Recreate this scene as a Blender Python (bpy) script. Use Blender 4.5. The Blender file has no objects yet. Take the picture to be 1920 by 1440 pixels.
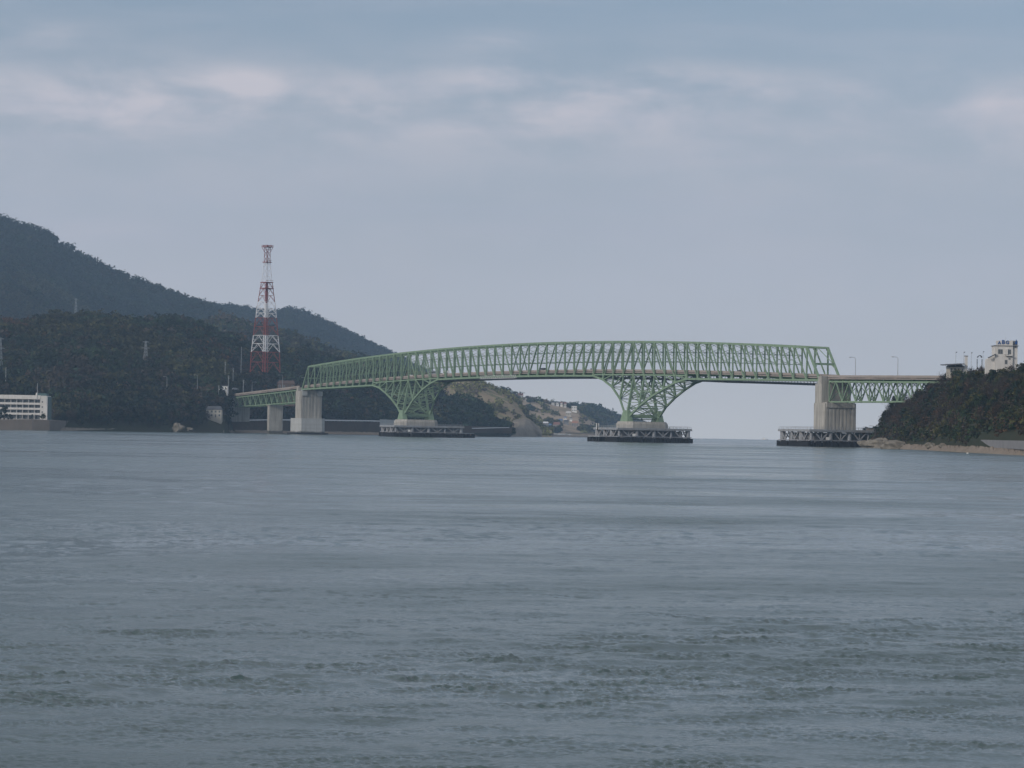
import bpy, math, random
import numpy as np
from mathutils import Vector, Matrix

SC = bpy.context.scene
COL = SC.collection
rng = np.random.default_rng(7)
random.seed(7)

# ------------------------------------------------------------------ camera
F = 5475.0            # focal length in pixels of the 1920 px wide photograph
CH = 4.2              # eye height above the sea
ROLL = 0.018
PITCH = (809.4 - 720.0) / F
RE = 6.37e6
cam_d = bpy.data.cameras.new("camera")
cam = bpy.data.objects.new("camera", cam_d)
COL.objects.link(cam)
cam_d.sensor_width = 36.0
cam_d.lens = F / 1920.0 * 36.0
cam_d.clip_start = 0.5
cam_d.clip_end = 40000
cam.location = (0, 0, CH)
CM = Matrix.Rotation(math.pi / 2 + PITCH, 3, 'X') @ Matrix.Rotation(ROLL, 3, 'Z')
cam.rotation_euler = CM.to_euler()
SC.camera = cam

# ------------------------------------------------------------------ sun, sky, exposure
SUN_EL, SUN_AZ = math.radians(24), math.radians(228)      # azimuth clockwise from +Y
sun_d = bpy.data.lights.new("sun", 'SUN')
sun_d.energy = 1.5
sun_d.angle = math.radians(10)
sun_d.color = (1.0, 0.93, 0.84)
sun = bpy.data.objects.new("sun", sun_d)
COL.objects.link(sun)
sdir = Vector((math.sin(SUN_AZ) * math.cos(SUN_EL), math.cos(SUN_AZ) * math.cos(SUN_EL), math.sin(SUN_EL)))
sun.rotation_euler = (-sdir).to_track_quat('-Z', 'Y').to_euler()

SC.view_settings.view_transform = 'Standard'
SC.view_settings.look = 'None'
SC.view_settings.exposure = 0.48
SC.view_settings.gamma = 1.0
SC.cycles.use_denoising = True
SC.cycles.denoising_prefilter = 'ACCURATE'
SC.cycles.denoising_input_passes = 'RGB_ALBEDO_NORMAL'
SC.cycles.max_bounces = 6
SC.cycles.diffuse_bounces = 2
SC.cycles.glossy_bounces = 3
SC.cycles.volume_bounces = 1
SC.cycles.transparent_max_bounces = 8

world = bpy.data.worlds.new("World")
SC.world = world
world.use_nodes = True


class NT:
    """tiny node-tree helper"""
    def __init__(s, tree):
        s.t = tree; s.n = tree.nodes; s.l = tree.links
    def new(s, typ, **kw):
        n = s.n.new(typ)
        for k, v in kw.items():
            setattr(n, k, v)
        return n
    def link(s, a, b):
        s.l.new(a, b)
    def put(s, sock, v):
        if hasattr(v, 'links') or isinstance(v, bpy.types.NodeSocket):
            s.l.new(v, sock)
        else:
            sock.default_value = v
    def math(s, op, a, b=0.0, c=0.0, clamp=False):
        n = s.new('ShaderNodeMath', operation=op); n.use_clamp = clamp
        for i, v in enumerate((a, b, c)):
            s.put(n.inputs[i], v)
        return n.outputs[0]
    def noise(s, vec, scale, detail=3, rough=0.5, dist=0.0):
        n = s.new('ShaderNodeTexNoise')
        if vec is not None:
            s.link(vec, n.inputs['Vector'])
        n.inputs['Scale'].default_value = scale
        n.inputs['Detail'].default_value = detail
        n.inputs['Roughness'].default_value = rough
        n.inputs['Distortion'].default_value = dist
        return n.outputs['Fac']
    def mapping(s, vec, loc=(0, 0, 0), scale=(1, 1, 1), rot=(0, 0, 0)):
        n = s.new('ShaderNodeMapping')
        s.link(vec, n.inputs['Vector'])
        n.inputs['Location'].default_value = loc
        n.inputs['Rotation'].default_value = rot
        n.inputs['Scale'].default_value = scale
        return n.outputs[0]
    def ramp(s, fac, pts, interp='LINEAR'):
        n = s.new('ShaderNodeValToRGB')
        r = n.color_ramp; r.interpolation = interp
        while len(r.elements) < len(pts):
            r.elements.new(0.5)
        for e, (p, c) in zip(r.elements, pts):
            e.position = p
            e.color = (c, c, c, 1) if isinstance(c, (int, float)) else (*c, 1)
        s.link(fac, n.inputs[0])
        return n.outputs[0]
    def mix(s, fac, a, b, mode='MIX'):
        n = s.new('ShaderNodeMix', data_type='RGBA', blend_type=mode)
        s.put(n.inputs[0], fac)
        for i, v in ((6, a), (7, b)):
            s.put(n.inputs[i], (*v, 1) if isinstance(v, tuple) and len(v) == 3 else v)
        return n.outputs[2]
    def maprange(s, v, a, b, c=0.0, d=1.0, smooth=False):
        n = s.new('ShaderNodeMapRange')
        if smooth:
            n.interpolation_type = 'SMOOTHSTEP'
        s.link(v, n.inputs[0])
        for i, x in zip((1, 2, 3, 4), (a, b, c, d)):
            n.inputs[i].default_value = x
        return n.outputs[0]


def eye_y(px):
    return 809.4 + (px - 960) * ROLL

def build_world():
    w = NT(world.node_tree)
    w.n.clear()
    out = w.new('ShaderNodeOutputWorld')
    bg = w.new('ShaderNodeBackground')
    bg.inputs['Strength'].default_value = 0.1
    sky = w.new('ShaderNodeTexSky', sky_type='NISHITA')
    sky.sun_disc = False
    sky.sun_elevation = SUN_EL
    sky.sun_rotation = SUN_AZ
    sky.altitude = 0
    sky.air_density = 1.0
    sky.dust_density = 1.5
    sky.ozone_density = 1.5
    tc = w.new('ShaderNodeTexCoord')
    sep = w.new('ShaderNodeSeparateXYZ')
    w.link(tc.outputs['Generated'], sep.inputs[0])
    z = w.math('ABSOLUTE', sep.outputs[2])
    # keep the sky lookup just above the horizon line
    cmb = w.new('ShaderNodeCombineXYZ')
    w.link(sep.outputs[0], cmb.inputs[0]); w.link(sep.outputs[1], cmb.inputs[1])
    w.link(w.math('MAXIMUM', sep.outputs[2], 0.02), cmb.inputs[2])
    w.link(cmb.outputs[0], sky.inputs[0])
    tnt = w.ramp(z, [(0.0, (0.63, 0.59, 0.625)), (0.14, (0.63, 0.595, 0.625)), (0.4, (0.68, 0.66, 0.585))])
    clear = w.mix(1.0, sky.outputs[0], tnt, 'MULTIPLY')
    # thin veil everywhere, a sparse row of soft pinkish cumulus about 6-7 degrees up, faint streaks below
    v1 = w.mapping(tc.outputs['Generated'], scale=(22, 22, 60), loc=(3.1, 1.7, 2.35))
    n1 = w.noise(v1, 1.0, 9, 0.58, 0.3)
    v2 = w.mapping(tc.outputs['Generated'], scale=(9, 9, 95), loc=(1.3, 5.2, 0.4))
    n2 = w.noise(v2, 1.0, 6, 0.55, 0.2)
    v3 = w.mapping(tc.outputs['Generated'], scale=(4.5, 4.5, 12), loc=(0.3, 0.9, 4.0))
    n3 = w.noise(v3, 1.0, 4, 0.5)
    veil = w.ramp(z, [(0.0, 0.96), (0.05, 0.88), (0.09, 0.72), (0.12, 0.50), (0.148, 0.36), (0.35, 0.45), (1.0, 0.5)])
    veil = w.math('ADD', veil, w.math('MULTIPLY', w.math('SUBTRACT', n3, 0.5), 0.7), clamp=True)
    vcol = w.ramp(z, [(0.0, (0.54, 0.53, 0.53)), (0.03, (0.482, 0.482, 0.508)), (0.07, (0.445, 0.446, 0.488)),
                      (0.105, (0.405, 0.418, 0.468)), (0.15, (0.28, 0.345, 0.43)), (0.4, (0.350, 0.380, 0.388)), (1.0, (0.40, 0.43, 0.45))])
    vm0 = w.new('ShaderNodeVectorMath', operation='SCALE')
    w.link(vcol, vm0.inputs[0]); vm0.inputs['Scale'].default_value = 10.0
    col = w.mix(veil, clear, vm0.outputs[0])
    az = w.math('DIVIDE', sep.outputs[0], w.math('MAXIMUM', sep.outputs[1], 0.05))
    # a few larger cloud heads: (azimuth, elevation, half width, half height, weight)
    blob = None
    for (px, py, wx, wy, k) in ((150, 205, 190, 42, 0.40), (425, 160, 75, 24, 0.50), (520, 215, 260, 42, 0.22), (935, 140, 80, 24, 0.42), (1180, 175, 300, 46, 0.34),
                                (920, 80, 75, 18, 0.30), (1840, 205, 200, 26, 0.28), (190, 440, 120, 24, 0.22), (60, 75, 90, 26, 0.2), (1000, 232, 320, 30, 0.2)):
        a0 = (px - 960) / F + ROLL * (809.4 - py) / F; e0 = (eye_y(px) - py) / F
        dx = w.math('MULTIPLY', w.math('SUBTRACT', az, a0), F / wx); dz = w.math('MULTIPLY', w.math('SUBTRACT', z, e0), F / wy)
        g_ = w.math('MULTIPLY', w.math('EXPONENT', w.math('MULTIPLY', w.math('ADD', w.math('MULTIPLY', dx, dx), w.math('MULTIPLY', dz, dz)), -1.0)), k)
        blob = g_ if blob is None else w.math('ADD', blob, g_)
    band = w.ramp(z, [(0.0, 0.0), (0.04, 0.10), (0.085, 0.16), (0.10, 0.36), (0.117, 0.36), (0.128, 0.08), (0.14, 0.03), (0.2, 0.1), (0.4, 0.45), (1.0, 0.45)])
    pres = w.math('ADD', blob, band)
    edge = w.math('ADD', w.math('MULTIPLY', n1, 0.75), w.math('MULTIPLY', n2, 0.25))
    puff = w.math('MULTIPLY', w.maprange(edge, 0.33, 0.63, 0.0, 1.0, True), w.math('MULTIPLY', pres, 1.6), clamp=True)
    pcol = w.ramp(n1, [(0.36, (0.43, 0.42, 0.468)), (0.62, (0.485, 0.452, 0.475))])
    vm = w.new('ShaderNodeVectorMath', operation='SCALE')
    w.link(pcol, vm.inputs[0]); vm.inputs['Scale'].default_value = 10.6
    col = w.mix(puff, col, vm.outputs[0])
    streak = w.math('MULTIPLY', w.maprange(n2, 0.45, 0.7, 0.0, 1.0, True), w.ramp(z, [(0.0, 0.0), (0.02, 0.12), (0.08, 0.22), (0.12, 0.1), (0.15, 0.15)]))
    col = w.mix(streak, col, (4.25, 4.15, 4.65))
    w.link(col, bg.inputs['Color'])
    w.link(bg.outputs[0], out.inputs[0])


build_world()

# ------------------------------------------------------------------ geometry helpers
def ray(px, py):
    d = CM @ Vector(((px - 960) / F, -(py - 720) / F, -1.0))
    return d

def P(px, py, Y):
    """world point seen at photo pixel px,py at distance Y in front of the camera"""
    d = ray(px, py)
    k = Y / d.y
    return Vector((d.x * k, Y, CH + d.z * k))

def eye_y(px):
    return 809.4 + (px - 960) * ROLL

def X_at(px, Y):
    return P(px, eye_y(px), Y).x

def sea(x, y):
    return -(x * x + y * y) / (2 * RE)

def pxm(Y):
    return F / Y


def tag(o, label=None, cat=None, group=None, kind=None):
    if label: o['label'] = label
    if cat: o['category'] = cat
    if group: o['group'] = group
    if kind: o['kind'] = kind
    return o

def empty(name, loc=(0, 0, 0), rz=0.0, label=None, cat=None, group=None):
    o = bpy.data.objects.new(name, None)
    COL.objects.link(o)
    o.location = loc
    o.rotation_euler = (0, 0, rz)
    o.empty_display_size = 1
    tag(o, label, cat, group)
    return o

def meshobj(name, verts, faces, mat, parent=None, smooth=False):
    me = bpy.data.meshes.new(name)
    me.from_pydata([tuple(v) for v in verts], [], faces)
    me.materials.append(mat)
    if smooth:
        me.polygons.foreach_set('use_smooth', [True] * len(me.polygons))
    me.update()
    o = bpy.data.objects.new(name, me)
    COL.objects.link(o)
    if parent: o.parent = parent
    return o

def fastmesh(name, V, Fc, mat, tint=None, parent=None, smooth=False):
    """V (n,3) float, Fc (m,k) int, tint (n,3)"""
    me = bpy.data.meshes.new(name)
    V = np.asarray(V, np.float32); Fc = np.asarray(Fc, np.int32)
    k = Fc.shape[1]
    me.vertices.add(len(V)); me.vertices.foreach_set('co', V.ravel())
    me.loops.add(Fc.size); me.loops.foreach_set('vertex_index', Fc.ravel())
    me.polygons.add(len(Fc))
    me.polygons.foreach_set('loop_start', np.arange(0, Fc.size, k, dtype=np.int32))
    me.polygons.foreach_set('loop_total', np.full(len(Fc), k, np.int32))
    me.polygons.foreach_set('use_smooth', np.full(len(Fc), smooth))
    if tint is not None:
        a = me.attributes.new('tint', 'FLOAT_COLOR', 'POINT')
        c = np.ones((len(V), 4), np.float32); c[:, :3] = tint
        a.data.foreach_set('color', c.ravel())
    me.materials.append(mat)
    me.update(calc_edges=True)
    o = bpy.data.objects.new(name, me)
    COL.objects.link(o)
    if parent: o.parent = parent
    return o


class MB:
    def __init__(s):
        s.v = []; s.f = []
    def box(s, a, b):
        x0, y0, z0 = a; x1, y1, z1 = b
        n = len(s.v)
        s.v += [(x0, y0, z0), (x1, y0, z0), (x1, y1, z0), (x0, y1, z0), (x0, y0, z1), (x1, y0, z1), (x1, y1, z1), (x0, y1, z1)]
        s.f += [(n, n + 3, n + 2, n + 1), (n + 4, n + 5, n + 6, n + 7), (n, n + 1, n + 5, n + 4), (n + 1, n + 2, n + 6, n + 5),
                (n + 2, n + 3, n + 7, n + 6), (n + 3, n, n + 4, n + 7)]
        return s
    def bar(s, p, q, w, h=None, up=(0, 0, 1)):
        """box beam from p to q, w wide, h in the up direction"""
        h = h or w
        p = Vector(p); q = Vector(q); d = (q - p)
        if d.length < 1e-6: return s
        d.normalize(); u = Vector(up)
        if abs(d.dot(u)) > 0.97: u = Vector((1, 0, 0))
        r = d.cross(u).normalized(); u = r.cross(d).normalized()
        n = len(s.v)
        for c in (p, q):
            for a, b in ((-1, -1), (1, -1), (1, 1), (-1, 1)):
                s.v.append(tuple(c + r * (a * w / 2) + u * (b * h / 2)))
        s.f += [(n, n + 1, n + 2, n + 3), (n + 7, n + 6, n + 5, n + 4), (n, n + 4, n + 5, n + 1), (n + 1, n + 5, n + 6, n + 2),
                (n + 2, n + 6, n + 7, n + 3), (n + 3, n + 7, n + 4, n)]
        return s
    def poly(s, pts, w, h=None, up=(0, 0, 1)):
        for a, b in zip(pts[:-1], pts[1:]): s.bar(a, b, w, h, up)
        return s
    def cyl(s, p, q, r0, r1=None, n=8):
        r1 = r0 if r1 is None else r1
        p = Vector(p); q = Vector(q); d = (q - p).normalized()
        u = Vector((0, 0, 1)) if abs(d.z) < 0.9 else Vector((1, 0, 0))
        a = d.cross(u).normalized(); b = d.cross(a)
        k = len(s.v)
        for c, r in ((p, r0), (q, r1)):
            for i in range(n):
                t = 2 * math.pi * i / n
                s.v.append(tuple(c + a * (r * math.cos(t)) + b * (r * math.sin(t))))
        for i in range(n):
            j = (i + 1) % n
            s.f.append((k + i, k + j, k + n + j, k + n + i))
        s.f.append(tuple(k + i for i in range(n))[::-1]); s.f.append(tuple(k + n + i for i in range(n)))
        return s
    def prism(s, outline, z0, z1, taper=1.0):
        """vertical prism over a ccw outline [(x,y)]"""
        k = len(s.v); n = len(outline)
        cx = sum(p[0] for p in outline) / n; cy = sum(p[1] for p in outline) / n
        s.v += [(x, y, z0) for x, y in outline] + [(cx + (x - cx) * taper, cy + (y - cy) * taper, z1) for x, y in outline]
        for i in range(n):
            j = (i + 1) % n
            s.f.append((k + i, k + j, k + n + j, k + n + i))
        s.f.append(tuple(k + i for i in range(n))[::-1]); s.f.append(tuple(k + n + i for i in range(n)))
        return s
    def build(s, name, mat, parent=None, smooth=False):
        return meshobj(name, s.v, s.f, mat, parent, smooth)


def chamfer(x0, x1, y0, y1, c):
    return [(x0 + c, y0), (x1 - c, y0), (x1, y0 + c), (x1, y1 - c), (x1 - c, y1), (x0 + c, y1), (x0, y1 - c), (x0, y0 + c)]


# ------------------------------------------------------------------ materials
def mat(name, col, rough=0.7, metal=0.0, var=0.12, scale=0.6, stain=None, stain_amt=0.0, streak=False, bump=0.0, spec=0.3, tide=False):
    m = bpy.data.materials.new(name); m.use_nodes = True
    w = NT(m.node_tree); b = m.node_tree.nodes['Principled BSDF']
    geo = w.new('ShaderNodeNewGeometry')
    n = w.noise(geo.outputs['Position'], scale, 5, 0.6)
    f = w.maprange(n, 0.25, 0.75, 1 - var, 1 + var)
    sc = w.new('ShaderNodeVectorMath', operation='SCALE'); sc.inputs[0].default_value = col; w.link(f, sc.inputs['Scale'])
    c = sc.outputs[0]
    if stain is not None:
        v = w.mapping(geo.outputs['Position'], scale=(1.1, 1.1, 0.07) if streak else (0.35, 0.35, 0.35))
        s_ = w.noise(v, 1.0, 4, 0.6)
        c = w.mix(w.maprange(s_, 0.42, 0.66, 0.0, stain_amt), c, stain)
    if tide:
        sp = w.new('ShaderNodeSeparateXYZ'); w.link(geo.outputs['Position'], sp.inputs[0])
        zz = w.math('ADD', sp.outputs[2], w.math('MULTIPLY', w.math('SUBTRACT', n, 0.5), 2.2))
        c = w.mix(w.maprange(zz, 1.1, 2.4, 0.88, 0.0, True), c, (0.035, 0.036, 0.03))
        fl = w.noise(w.mapping(geo.outputs['Position'], scale=(0.01, 0.01, 0.45)), 1.0, 2, 0.4)
        c = w.mix(w.maprange(fl, 0.52, 0.6, 0.0, 0.16), c, (0.22, 0.21, 0.19))
    w.link(c, b.inputs['Base Color'])
    b.inputs['Roughness'].default_value = rough
    b.inputs['Metallic'].default_value = metal
    b.inputs['Specular IOR Level'].default_value = spec
    if bump:
        bp = w.new('ShaderNodeBump'); bp.inputs['Distance'].default_value = bump
        w.link(n, bp.inputs['Height']); w.link(bp.outputs[0], b.inputs['Normal'])
    return m

M = {}
M['green'] = mat('green_paint', (0.20, 0.285, 0.19), 0.6, var=0.16, stain=(0.12, 0.17, 0.11), stain_amt=0.35)
M['green_dark'] = mat('green_paint_dark', (0.085, 0.165, 0.09), 0.6, var=0.2, stain=(0.07, 0.10, 0.06), stain_amt=0.4)  # darker green for floor beams and bracing below the road
M['concrete'] = mat('pier_concrete', (0.38, 0.365, 0.335), 0.85, var=0.1, scale=0.3, stain=(0.19, 0.18, 0.165), stain_amt=0.75, streak=True, tide=True)
M['concrete_new'] = mat('pale_concrete', (0.43, 0.44, 0.44), 0.85, var=0.07, scale=0.3, stain=(0.30, 0.30, 0.29), stain_amt=0.5, streak=True, tide=True)
M['parapet'] = mat('parapet_concrete', (0.30, 0.265, 0.24), 0.85, var=0.08, scale=0.2, stain=(0.28, 0.22, 0.20), stain_amt=0.4)
M['asphalt'] = mat('asphalt', (0.055, 0.055, 0.056), 0.9)
M['steel_dark'] = mat('dark_steel', (0.035, 0.045, 0.05), 0.6)
M['pipe'] = mat('pipe_steel', (0.05, 0.075, 0.085), 0.5)
M['steel_grey'] = mat('grey_painted_steel', (0.30, 0.33, 0.36), 0.6, var=0.15, stain=(0.2, 0.17, 0.15), stain_amt=0.4)
M['platform'] = mat('platform_paint', (0.27, 0.285, 0.31), 0.7, var=0.15, stain=(0.17, 0.14, 0.13), stain_amt=0.4)
M['brace_paint'] = mat('brace_paint', (0.27, 0.28, 0.30), 0.65, var=0.12, stain=(0.25, 0.2, 0.17), stain_amt=0.4)
M['black'] = mat('tarred_timber', (0.018, 0.018, 0.02), 0.8, var=0.3, scale=1.5)
M['white'] = mat('white_paint', (0.80, 0.78, 0.75), 0.6, var=0.06)
M['wall_white'] = mat('white_render_wall', (0.60, 0.585, 0.565), 0.8, var=0.06, stain=(0.45, 0.43, 0.40), stain_amt=0.5, streak=True)
M['wall_cream'] = mat('cream_render_wall', (0.46, 0.43, 0.38), 0.8, var=0.06)
M['roof_dark'] = mat('dark_roof', (0.07, 0.075, 0.085), 0.6)
M['roof_red'] = mat('red_tile_roof', (0.20, 0.10, 0.085), 0.7)
M['roof_blue'] = mat('blue_tile_roof', (0.08, 0.14, 0.26), 0.6)
M['glass'] = mat('window_glass', (0.10, 0.11, 0.115), 0.15, spec=0.5, var=0.3)
M['teal'] = mat('teal_paint', (0.07, 0.12, 0.125), 0.7)
M['red'] = mat('red_paint', (0.25, 0.065, 0.055), 0.6)
M['mast_white'] = mat('mast_white_paint', (0.70, 0.70, 0.72), 0.6)
M['lamp_grey'] = mat('galvanised_steel', (0.30, 0.32, 0.34), 0.5)
M['lamp_lens'] = mat('lamp_lens', (0.45, 0.45, 0.42), 0.3)
M['bark'] = mat('bark', (0.045, 0.036, 0.032), 0.9)
M['blue_sign'] = mat('blue_sign_paint', (0.02, 0.075, 0.24), 0.5)
M['van_grey'] = mat('grey_car_paint', (0.24, 0.26, 0.30), 0.4)
M['van_dark'] = mat('dark_car_paint', (0.045, 0.05, 0.06), 0.35)
M['van_white'] = mat('white_car_paint', (0.7, 0.7, 0.7), 0.35)
M['tyre'] = mat('tyre_rubber', (0.02, 0.02, 0.02), 0.9)
M['orange_roof'] = mat('orange_roof', (0.34, 0.17, 0.11), 0.7)
M['brown'] = mat('brown_board', (0.10, 0.072, 0.062), 0.85, var=0.2)
M['sand'] = mat('beach_sand', (0.225, 0.185, 0.145), 0.95, var=0.2, scale=0.15, stain=(0.13, 0.105, 0.09), stain_amt=0.6)
M['rock'] = mat('shore_rock', (0.20, 0.18, 0.15), 0.95, var=0.35, scale=0.5, stain=(0.10, 0.09, 0.075), stain_amt=0.7, bump=0.3)
M['seawall'] = mat('seawall_concrete', (0.155, 0.135, 0.12), 0.9, var=0.15, scale=0.25, stain=(0.14, 0.12, 0.105), stain_amt=0.5)
M['wall_grey'] = mat('grey_retaining_wall', (0.20, 0.20, 0.21), 0.9, var=0.15, scale=0.3)

def mat_foliage(name, mul=1.0):
    m = bpy.data.materials.new(name); m.use_nodes = True
    w = NT(m.node_tree); b = m.node_tree.nodes['Principled BSDF']
    a = w.new('ShaderNodeAttribute', attribute_name='tint')
    oi = w.new('ShaderNodeObjectInfo')
    geo = w.new('ShaderNodeNewGeometry')
    n = w.noise(geo.outputs['Position'], 0.15, 3)
    n_b = w.noise(geo.outputs['Position'], 0.018, 3)
    k = w.math('MULTIPLY', w.math('MULTIPLY', w.maprange(n, 0.3, 0.7, 0.70, 1.32), w.maprange(n_b, 0.35, 0.65, 0.68, 1.35)), w.maprange(oi.outputs['Random'], 0, 1, 0.75, 1.3))
    sc = w.new('ShaderNodeVectorMath', operation='SCALE'); w.link(a.outputs['Color'], sc.inputs[0])
    w.link(w.math('MULTIPLY', k, mul), sc.inputs['Scale'])
    w.link(sc.outputs[0], b.inputs['Base Color'])
    b.inputs['Roughness'].default_value = 0.8
    b.inputs['Specular IOR Level'].default_value = 0.15
    return m
M['leaf'] = mat_foliage('foliage')

def mat_ground(name, cols, scale=0.02, rough=0.95):
    """patchy natural ground of two to four colours"""
    m = bpy.data.materials.new(name); m.use_nodes = True
    w = NT(m.node_tree); b = m.node_tree.nodes['Principled BSDF']
    geo = w.new('ShaderNodeNewGeometry')
    n = w.noise(geo.outputs['Position'], scale, 6, 0.6, 0.4)
    n2 = w.noise(geo.outputs['Position'], scale * 9, 4, 0.65)
    f = w.math('ADD', w.math('MULTIPLY', n, 0.7), w.math('MULTIPLY', n2, 0.3))
    pts = [(0.32 + 0.36 * i / (len(cols) - 1), c) for i, c in enumerate(cols)]
    c = w.ramp(f, pts)
    w.link(c, b.inputs['Base Color'])
    b.inputs['Roughness'].default_value = rough
    b.inputs['Specular IOR Level'].default_value = 0.1
    bp = w.new('ShaderNodeBump'); bp.inputs['Distance'].default_value = 0.8
    w.link(n2, bp.inputs['Height']); w.link(bp.outputs[0], b.inputs['Normal'])
    return m
M['g_forest'] = mat_ground('forest_floor', [(0.020, 0.028, 0.018), (0.035, 0.040, 0.024), (0.050, 0.042, 0.032)])
M['g_scrub'] = mat_ground('scrub_slope', [(0.045, 0.040, 0.035), (0.075, 0.060, 0.050), (0.10, 0.070, 0.055), (0.05, 0.055, 0.03)], 0.03)
M['g_meadow'] = mat_ground('meadow_slope', [(0.13, 0.145, 0.07), (0.25, 0.225, 0.12), (0.34, 0.25, 0.165), (0.14, 0.15, 0.065), (0.24, 0.22, 0.12)], 0.02)
M['g_village'] = mat_ground('village_slope', [(0.13, 0.13, 0.08), (0.28, 0.22, 0.155), (0.40, 0.31, 0.23), (0.30, 0.24, 0.17)], 0.012)
M['g_mountain'] = mat_ground('mountain_woods', [(0.022, 0.034, 0.026), (0.032, 0.045, 0.03), (0.06, 0.055, 0.04)], 0.004)

# ------------------------------------------------------------------ water
def mat_water():
    m = bpy.data.materials.new('sea_water'); m.use_nodes = True
    w = NT(m.node_tree); b = m.node_tree.nodes['Principled BSDF']
    geo = w.new('ShaderNodeNewGeometry'); pos = geo.outputs['Position']
    # ruffled and slick patches (cat's paws), tens to hundreds of metres across
    big = w.noise(w.mapping(pos, scale=(0.010, 0.022, 1), rot=(0, 0, 0.25)), 1.0, 5, 0.6, 0.9)
    mid = w.noise(w.mapping(pos, scale=(0.07, 0.16, 1), rot=(0, 0, -0.2)), 1.0, 4, 0.6, 0.6)
    far = w.noise(w.mapping(pos, scale=(0.0035, 0.0035, 1), loc=(4, 2, 0)), 1.0, 4, 0.65, 0.5)
    pat = w.math('ADD', w.math('ADD', w.math('MULTIPLY', big, 0.5), w.math('MULTIPLY', mid, 0.28)), w.math('MULTIPLY', far, 0.22))
    ruf = w.maprange(pat, 0.38, 0.66, 0.0, 1.0, True)
    h1 = w.noise(w.mapping(pos, scale=(3.6, 5.2, 1), rot=(0, 0, 0.3)), 1.0, 5, 0.65)
    h2 = w.noise(w.mapping(pos, scale=(0.35, 0.7, 1), rot=(0, 0, -0.15)), 1.0, 3, 0.5)
    h = w.math('ADD', w.math('MULTIPLY', h1, 0.055), w.math('MULTIPLY', h2, 0.07))
    bp = w.new('ShaderNodeBump'); bp.inputs['Distance'].default_value = 1.0
    w.link(w.maprange(ruf, 0, 1, 0.40, 0.85), bp.inputs['Strength'])
    w.link(h, bp.inputs['Height'])
    w.link(bp.outputs[0], b.inputs['Normal'])
    b.inputs['Base Color'].default_value = (0.042, 0.078, 0.080, 1)
    b.inputs['IOR'].default_value = 1.333
    b.inputs['Specular IOR Level'].default_value = 0.5
    w.link(w.maprange(ruf, 0, 1, 0.07, 0.33), b.inputs['Roughness'])
    return m

def build_water():
    r = np.concatenate([np.geomspace(1.5, 29.5, 40), 1 / np.linspace(1 / 30., 1 / 1500., 1200), np.geomspace(1540, 9000, 60)])
    a = np.concatenate([np.linspace(-math.pi, -0.26, 70)[:-1], np.linspace(-0.26, 0.26, 1150), np.linspace(0.26, math.pi, 70)[1:]])
    R, A = np.meshgrid(r, a, indexing='ij')
    X = R * np.sin(A); Y = R * np.cos(A)
    dr = np.gradient(r)[:, None]
    da = np.maximum(R * np.gradient(a)[None, :], 0.0)
    sp = np.maximum(dr, da)
    g = np.random.default_rng(3)
    Z = np.zeros_like(X)
    # ruffled patches carry the taller ripples
    q = np.zeros_like(X)
    for i in range(14):
        lam = 3.0 * (90 / 3.0) ** (i / 13.0); th = g.random() * 6.28
        kx, ky = 0.55 * math.cos(th) * 6.28 / lam, math.sin(th) * 6.28 / lam
        q += (lam / 30) ** 0.25 * np.sin(kx * X + ky * Y + g.random() * 6.28 + 1.4 * np.sin(0.7 * ky * X - 0.5 * kx * Y + g.random() * 6))
    q = np.clip(0.88 + 0.17 * q, 0.6, 1.45)
    env = np.zeros_like(X)          # short chop comes in small groups
    for i in range(12):
        lam = 0.9 * (4.5 / 0.9) ** (i / 11.0); th = g.random() * 6.28
        env += np.sin(6.28 / lam * (0.6 * math.cos(th) * X + math.sin(th) * Y) + g.random() * 6.28)
    env = np.clip(0.85 + 0.26 * env, 0.25, 2.0)
    for i in range(150):
        lam = 0.11 * (7.0 / 0.11) ** (g.random() ** 1.5)
        th = math.radians(100) + g.normal() * (1.1 if lam < 1 else 0.7)
        kx, ky = math.cos(th) * 2 * math.pi / lam, math.sin(th) * 2 * math.pi / lam
        amp = 0.0024 * lam ** 0.6 * (0.95 if lam < 0.55 else 0.8 if lam < 1.2 else 0.7)
        ph = g.random() * 6.28
        fade = np.clip((lam / sp - 0.6) / 1.2, 0, 1)
        s_ = np.sin(kx * X + ky * Y + ph + 0.6 * np.sin(0.13 * X * g.normal() + 0.11 * Y))
        wgt = q * env if lam < 0.55 else q if lam < 2.5 else 1.0
        Z += amp * fade * wgt * (s_ + 0.3 * s_ * s_ - 0.15)
    Z += -(X * X + Y * Y) / (2 * RE)
    V = np.stack([X, Y, Z], -1).reshape(-1, 3)
    nr, na = R.shape
    idx = np.arange(nr * na).reshape(nr, na)
    Fq = np.stack([idx[:-1, :-1], idx[1:, :-1], idx[1:, 1:], idx[:-1, 1:]], -1).reshape(-1, 4)[:, ::-1]
    seam = np.stack([idx[:-1, -1], idx[1:, -1], idx[1:, 0], idx[:-1, 0]], -1)[:, ::-1]
    Fq = np.concatenate([Fq, seam])
    o = fastmesh('water', V, Fq, mat_water(), smooth=True)
    tag(o, kind='structure')
build_water()

# ------------------------------------------------------------------ land masses
def interp(xs, pts):
    p = np.array(pts, float)
    return np.interp(xs, p[:, 0], p[:, 1])

def fbm(x, y, seed=0, octs=4, base=1.0):
    g = np.random.default_rng(seed)
    out = np.zeros_like(x); a = 1.0
    for o in range(octs):
        for _ in range(3):
            th = g.random() * 6.28; k = base * (2 ** o) * (0.7 + 0.6 * g.random())
            out += a / 3 * np.sin(k * (math.cos(th) * x + math.sin(th) * y) + g.random() * 6.28 + 1.2 * np.sin(0.6 * k * (x * math.sin(th) - y * math.cos(th))))
        a *= 0.5
    return out

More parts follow.
